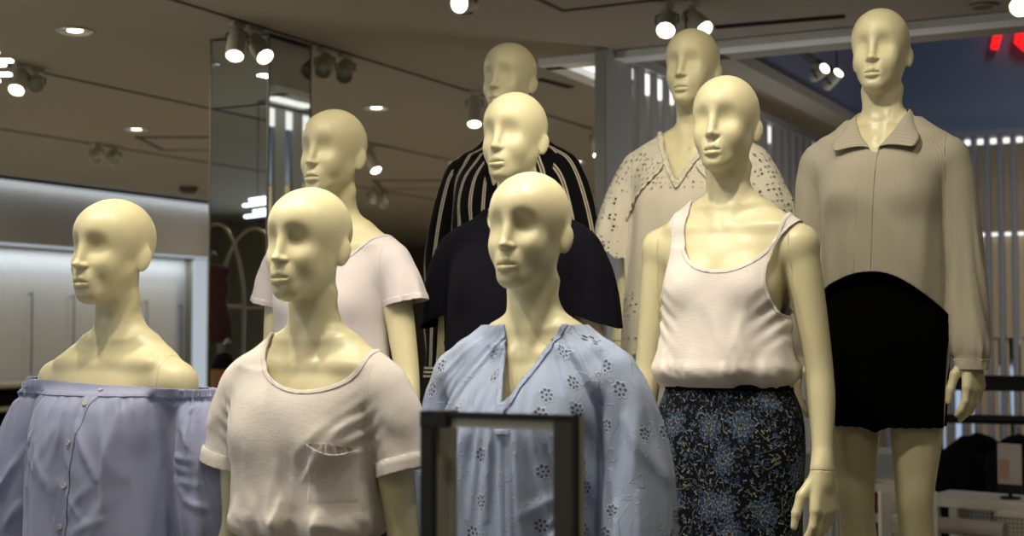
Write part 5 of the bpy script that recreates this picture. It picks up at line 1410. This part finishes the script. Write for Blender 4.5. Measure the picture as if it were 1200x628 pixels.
# ---- stepped platform under the mannequins and their stands
for i, (a, b) in enumerate(((2.0, 2.86), (2.86, 3.62), (3.62, 4.5))):
    o = MB().box((0, 0, TIER[i] / 2), (2.5, b - a - .002, TIER[i]), bev=.004).build('platform_step', M['platform_white'], loc=(-1.55, (a + b) / 2, 0))
    tag(o, ('low white platform step under the front row of mannequins', 'middle white platform step under the second row of mannequins', 'tall white platform step under the back row of mannequins')[i], 'platform')

# ---- black sign frame in front
SGY = at(588, 489, d=1).y
def atv(px, py, y): return at(px, py, y=y)
yf = atd(588, 500, 1.92).y
L, R_ = atv(495, 500, yf), atv(679, 500, yf); zt_ = atv(588, 484, yf).z; w = R_.x - L.x
fm = empty('sign_frame', ((L.x + R_.x) / 2, yf, 0), 0, 'empty black metal sign frame on a stand in front of the embroidered blouse', 'sign frame')
H = w * 1.42; hw = w / 2; dp = .080
zb_ = zt_ - H
prof = M['frame_black']; zm = (zt_ + zb_) / 2
MB().box((-hw + .010, 0, zm), (.020, .012, H), bev=.001).build('left_face', prof, fm)
MB().box((-hw + .004, dp / 2 + .004, zm), (.008, dp, H - .004), bev=.001).box((-hw + .010, dp * .34, zm), (.008, dp * .12, H - .03), bev=.001).box((-hw + .010, dp * .80, zm), (.008, dp * .12, H - .03), bev=.001).build('left_channel', M['frame_grey'], fm)
MB().box((hw - .022, 0, zm), (.028, .010, H - .012), bev=.001).build('right_face', M['frame_olive'], fm)
MB().box((hw - .004, -.001, zm), (.008, .014, H), bev=.001).build('right_edge', prof, fm)
MB().box((hw + .0015, .004, zm), (.003, .010, H - .004), bev=.0008).build('right_side', M['frame_grey'], fm)
MB().box((0, 0, zt_ - .004), (w, .014, .008), bev=.0015).box((-hw + .022, -.001, zt_ - .011), (.044, .015, .022), bev=.0015).build('top_bar', prof, fm)
MB().box((.018, .006, zt_ - .0145), (w - .056, .012, .013), bev=.001).build('inner_rail', M['frame_grey'], fm)
MB().box((0, 0, zb_ + .010), (w, .016, .02), bev=.0015).build('bottom_bar', prof, fm)
MB().cyl((0, .02, .02), (0, .02, zb_ + .005), .012, n=18).build('pole', M['black_metal'], fm, auto=40)
MB().lathe([(0, 0), (.13, 0), (.13, .008), (.03, .018), (.012, .03), (0, .03)], (0, .02, 0), n=40).build('base', M['black_metal'], fm, auto=40)
BODY = body_mesh(); BODY.materials.append(M['lacquer'])
_tm = bottoms('trousers'); TROUSERS = {}
for _n in ('navy', 'white'):
    _t = _tm.copy(); _t.materials.append(M[_n + '_cloth']); TROUSERS[_n] = _t
for _k in 'ABCDEFGHI': globals()['make_' + _k]()
# ------------------------------------------------------------------ light
w = bpy.data.worlds.new('world'); SC.world = w; w.use_nodes = True
w.node_tree.nodes['Background'].inputs[0].default_value = (1.0, .86, .62, 1); w.node_tree.nodes['Background'].inputs[1].default_value = .012
def lamp(kind, loc, target, e, color, size=.1, angle=60, blend=.6, name='spot_lamp'):
    l = bpy.data.lights.new(name, kind); l.energy = e; l.color = color
    if kind == 'SPOT': l.spot_size = math.radians(angle); l.spot_blend = blend; l.shadow_soft_size = size
    if kind == 'AREA': l.size = size
    o = bpy.data.objects.new(name, l); COL.objects.link(o); o.location = loc
    o.rotation_euler = (Vector(target) - Vector(loc)).to_track_quat('-Z', 'Y').to_euler(); return o
WARM = (1.0, .89, .69)
for k in 'ABC':
    h = POS[k][0] + Vector((0, 0, 1.45)); lamp('SPOT', (h.x + .60, h.y - .15, 2.9), h, 20, WARM, .03, 66); lamp('SPOT', (h.x - .28, h.y - .50, 2.9), h, 36, WARM, .03, 72)
for k in 'DEG':
    h = POS[k][0] + Vector((0, 0, 1.30)); lamp('SPOT', (h.x + .05, h.y - .80, 2.9), h, {'D': 15, 'E': 22, 'G': 46}[k], WARM, .03, 84)
for k in 'FHI':
    h = POS[k][0] + Vector((0, 0, 1.30)); lamp('SPOT', (h.x + .62, h.y - .85, 2.9), h, 10.5, WARM, .03, 100)
lamp('SPOT', (-2.3, .2, 2.9), (-1.75, 2.5, 1.1), 12, WARM, .05, 60)
lamp('SPOT', (-.4, .6, 2.9), (-1.2, 2.8, 1.1), 12, WARM, .05, 60)
# the shop's downlights, which light the floor and through it the ceiling
for x in (-8.8, -6.6, -4.6):
    for y in (4.5, 8.0, 11.5, 15.0): lamp('AREA', (x, y, 2.92), (x, y + .01, 0), 19, WARM, .16, name='shop_downlight')
for x, y in ((1.8, 4.5), (-1.5, -1.5), (1.5, -1.0), (-4.5, .0), (-6.5, 1.5)): lamp('AREA', (x, y, 2.92), (x, y + .01, 0), 8, WARM, .16, name='shop_downlight')
# cool wash of the wall strips, then added fill lamps
def strip_lamp(c, W, e, col, tilt, name):
    l = bpy.data.lights.new(name, 'AREA'); l.energy = e; l.color = col; l.shape = 'RECTANGLE'; l.size = .03; l.size_y = W
    o = bpy.data.objects.new(name, l); COL.objects.link(o); o.location = c; o.rotation_euler = (0, tilt, 0); return o
COOL = (.80, .90, 1.0)
strip_lamp((WX - .05, WM, zt - .05), WL, 22, COOL, .10, 'wall_wash')
strip_lamp((WX - .46, WM, zb - .03), WL, 55, COOL, .10, 'wall_wash')
lamp('AREA', (.2, 7.3, 5.3), (3.2, 10.6, 3.3), 85, (.72, .82, 1.0), 1.5, name='atrium_fill')  # bluish fill added to brighten the blue wall
lamp('AREA', (-8.5, -3.4, 1.4), (-6.5, 3.0, 2.6), 80, (.78, .89, 1.0), 2.6, name='cool_front_fill')  # unseen cool fill added to lift the ceiling that the pillar mirrors
lamp('AREA', (-1.5, 8.0, 1.4), (-2.8, 7.8, 1.9), 16, (.9, .93, 1.0), .5, name='atrium_fill')  # fill added to brighten the pale grey slats
lamp('AREA', (0.2, 9.6, 2.6), (.2, 11.0, 1.2), 45, WARM, .5, name='atrium_fill')  # warm fill added to brighten the right slat screen and its wall
SC.view_settings.view_transform = 'Standard'; SC.view_settings.look = 'None'; SC.view_settings.gamma = 1.0; SC.view_settings.use_curve_mapping = False
SC.view_settings.exposure = 0.0
SC.cycles.use_denoising = True
SC.cycles.max_bounces = 8; SC.cycles.transparent_max_bounces = 12
cam.dof.use_dof = True; cam.dof.focus_distance = 3.4; cam.dof.aperture_fstop = 3.6
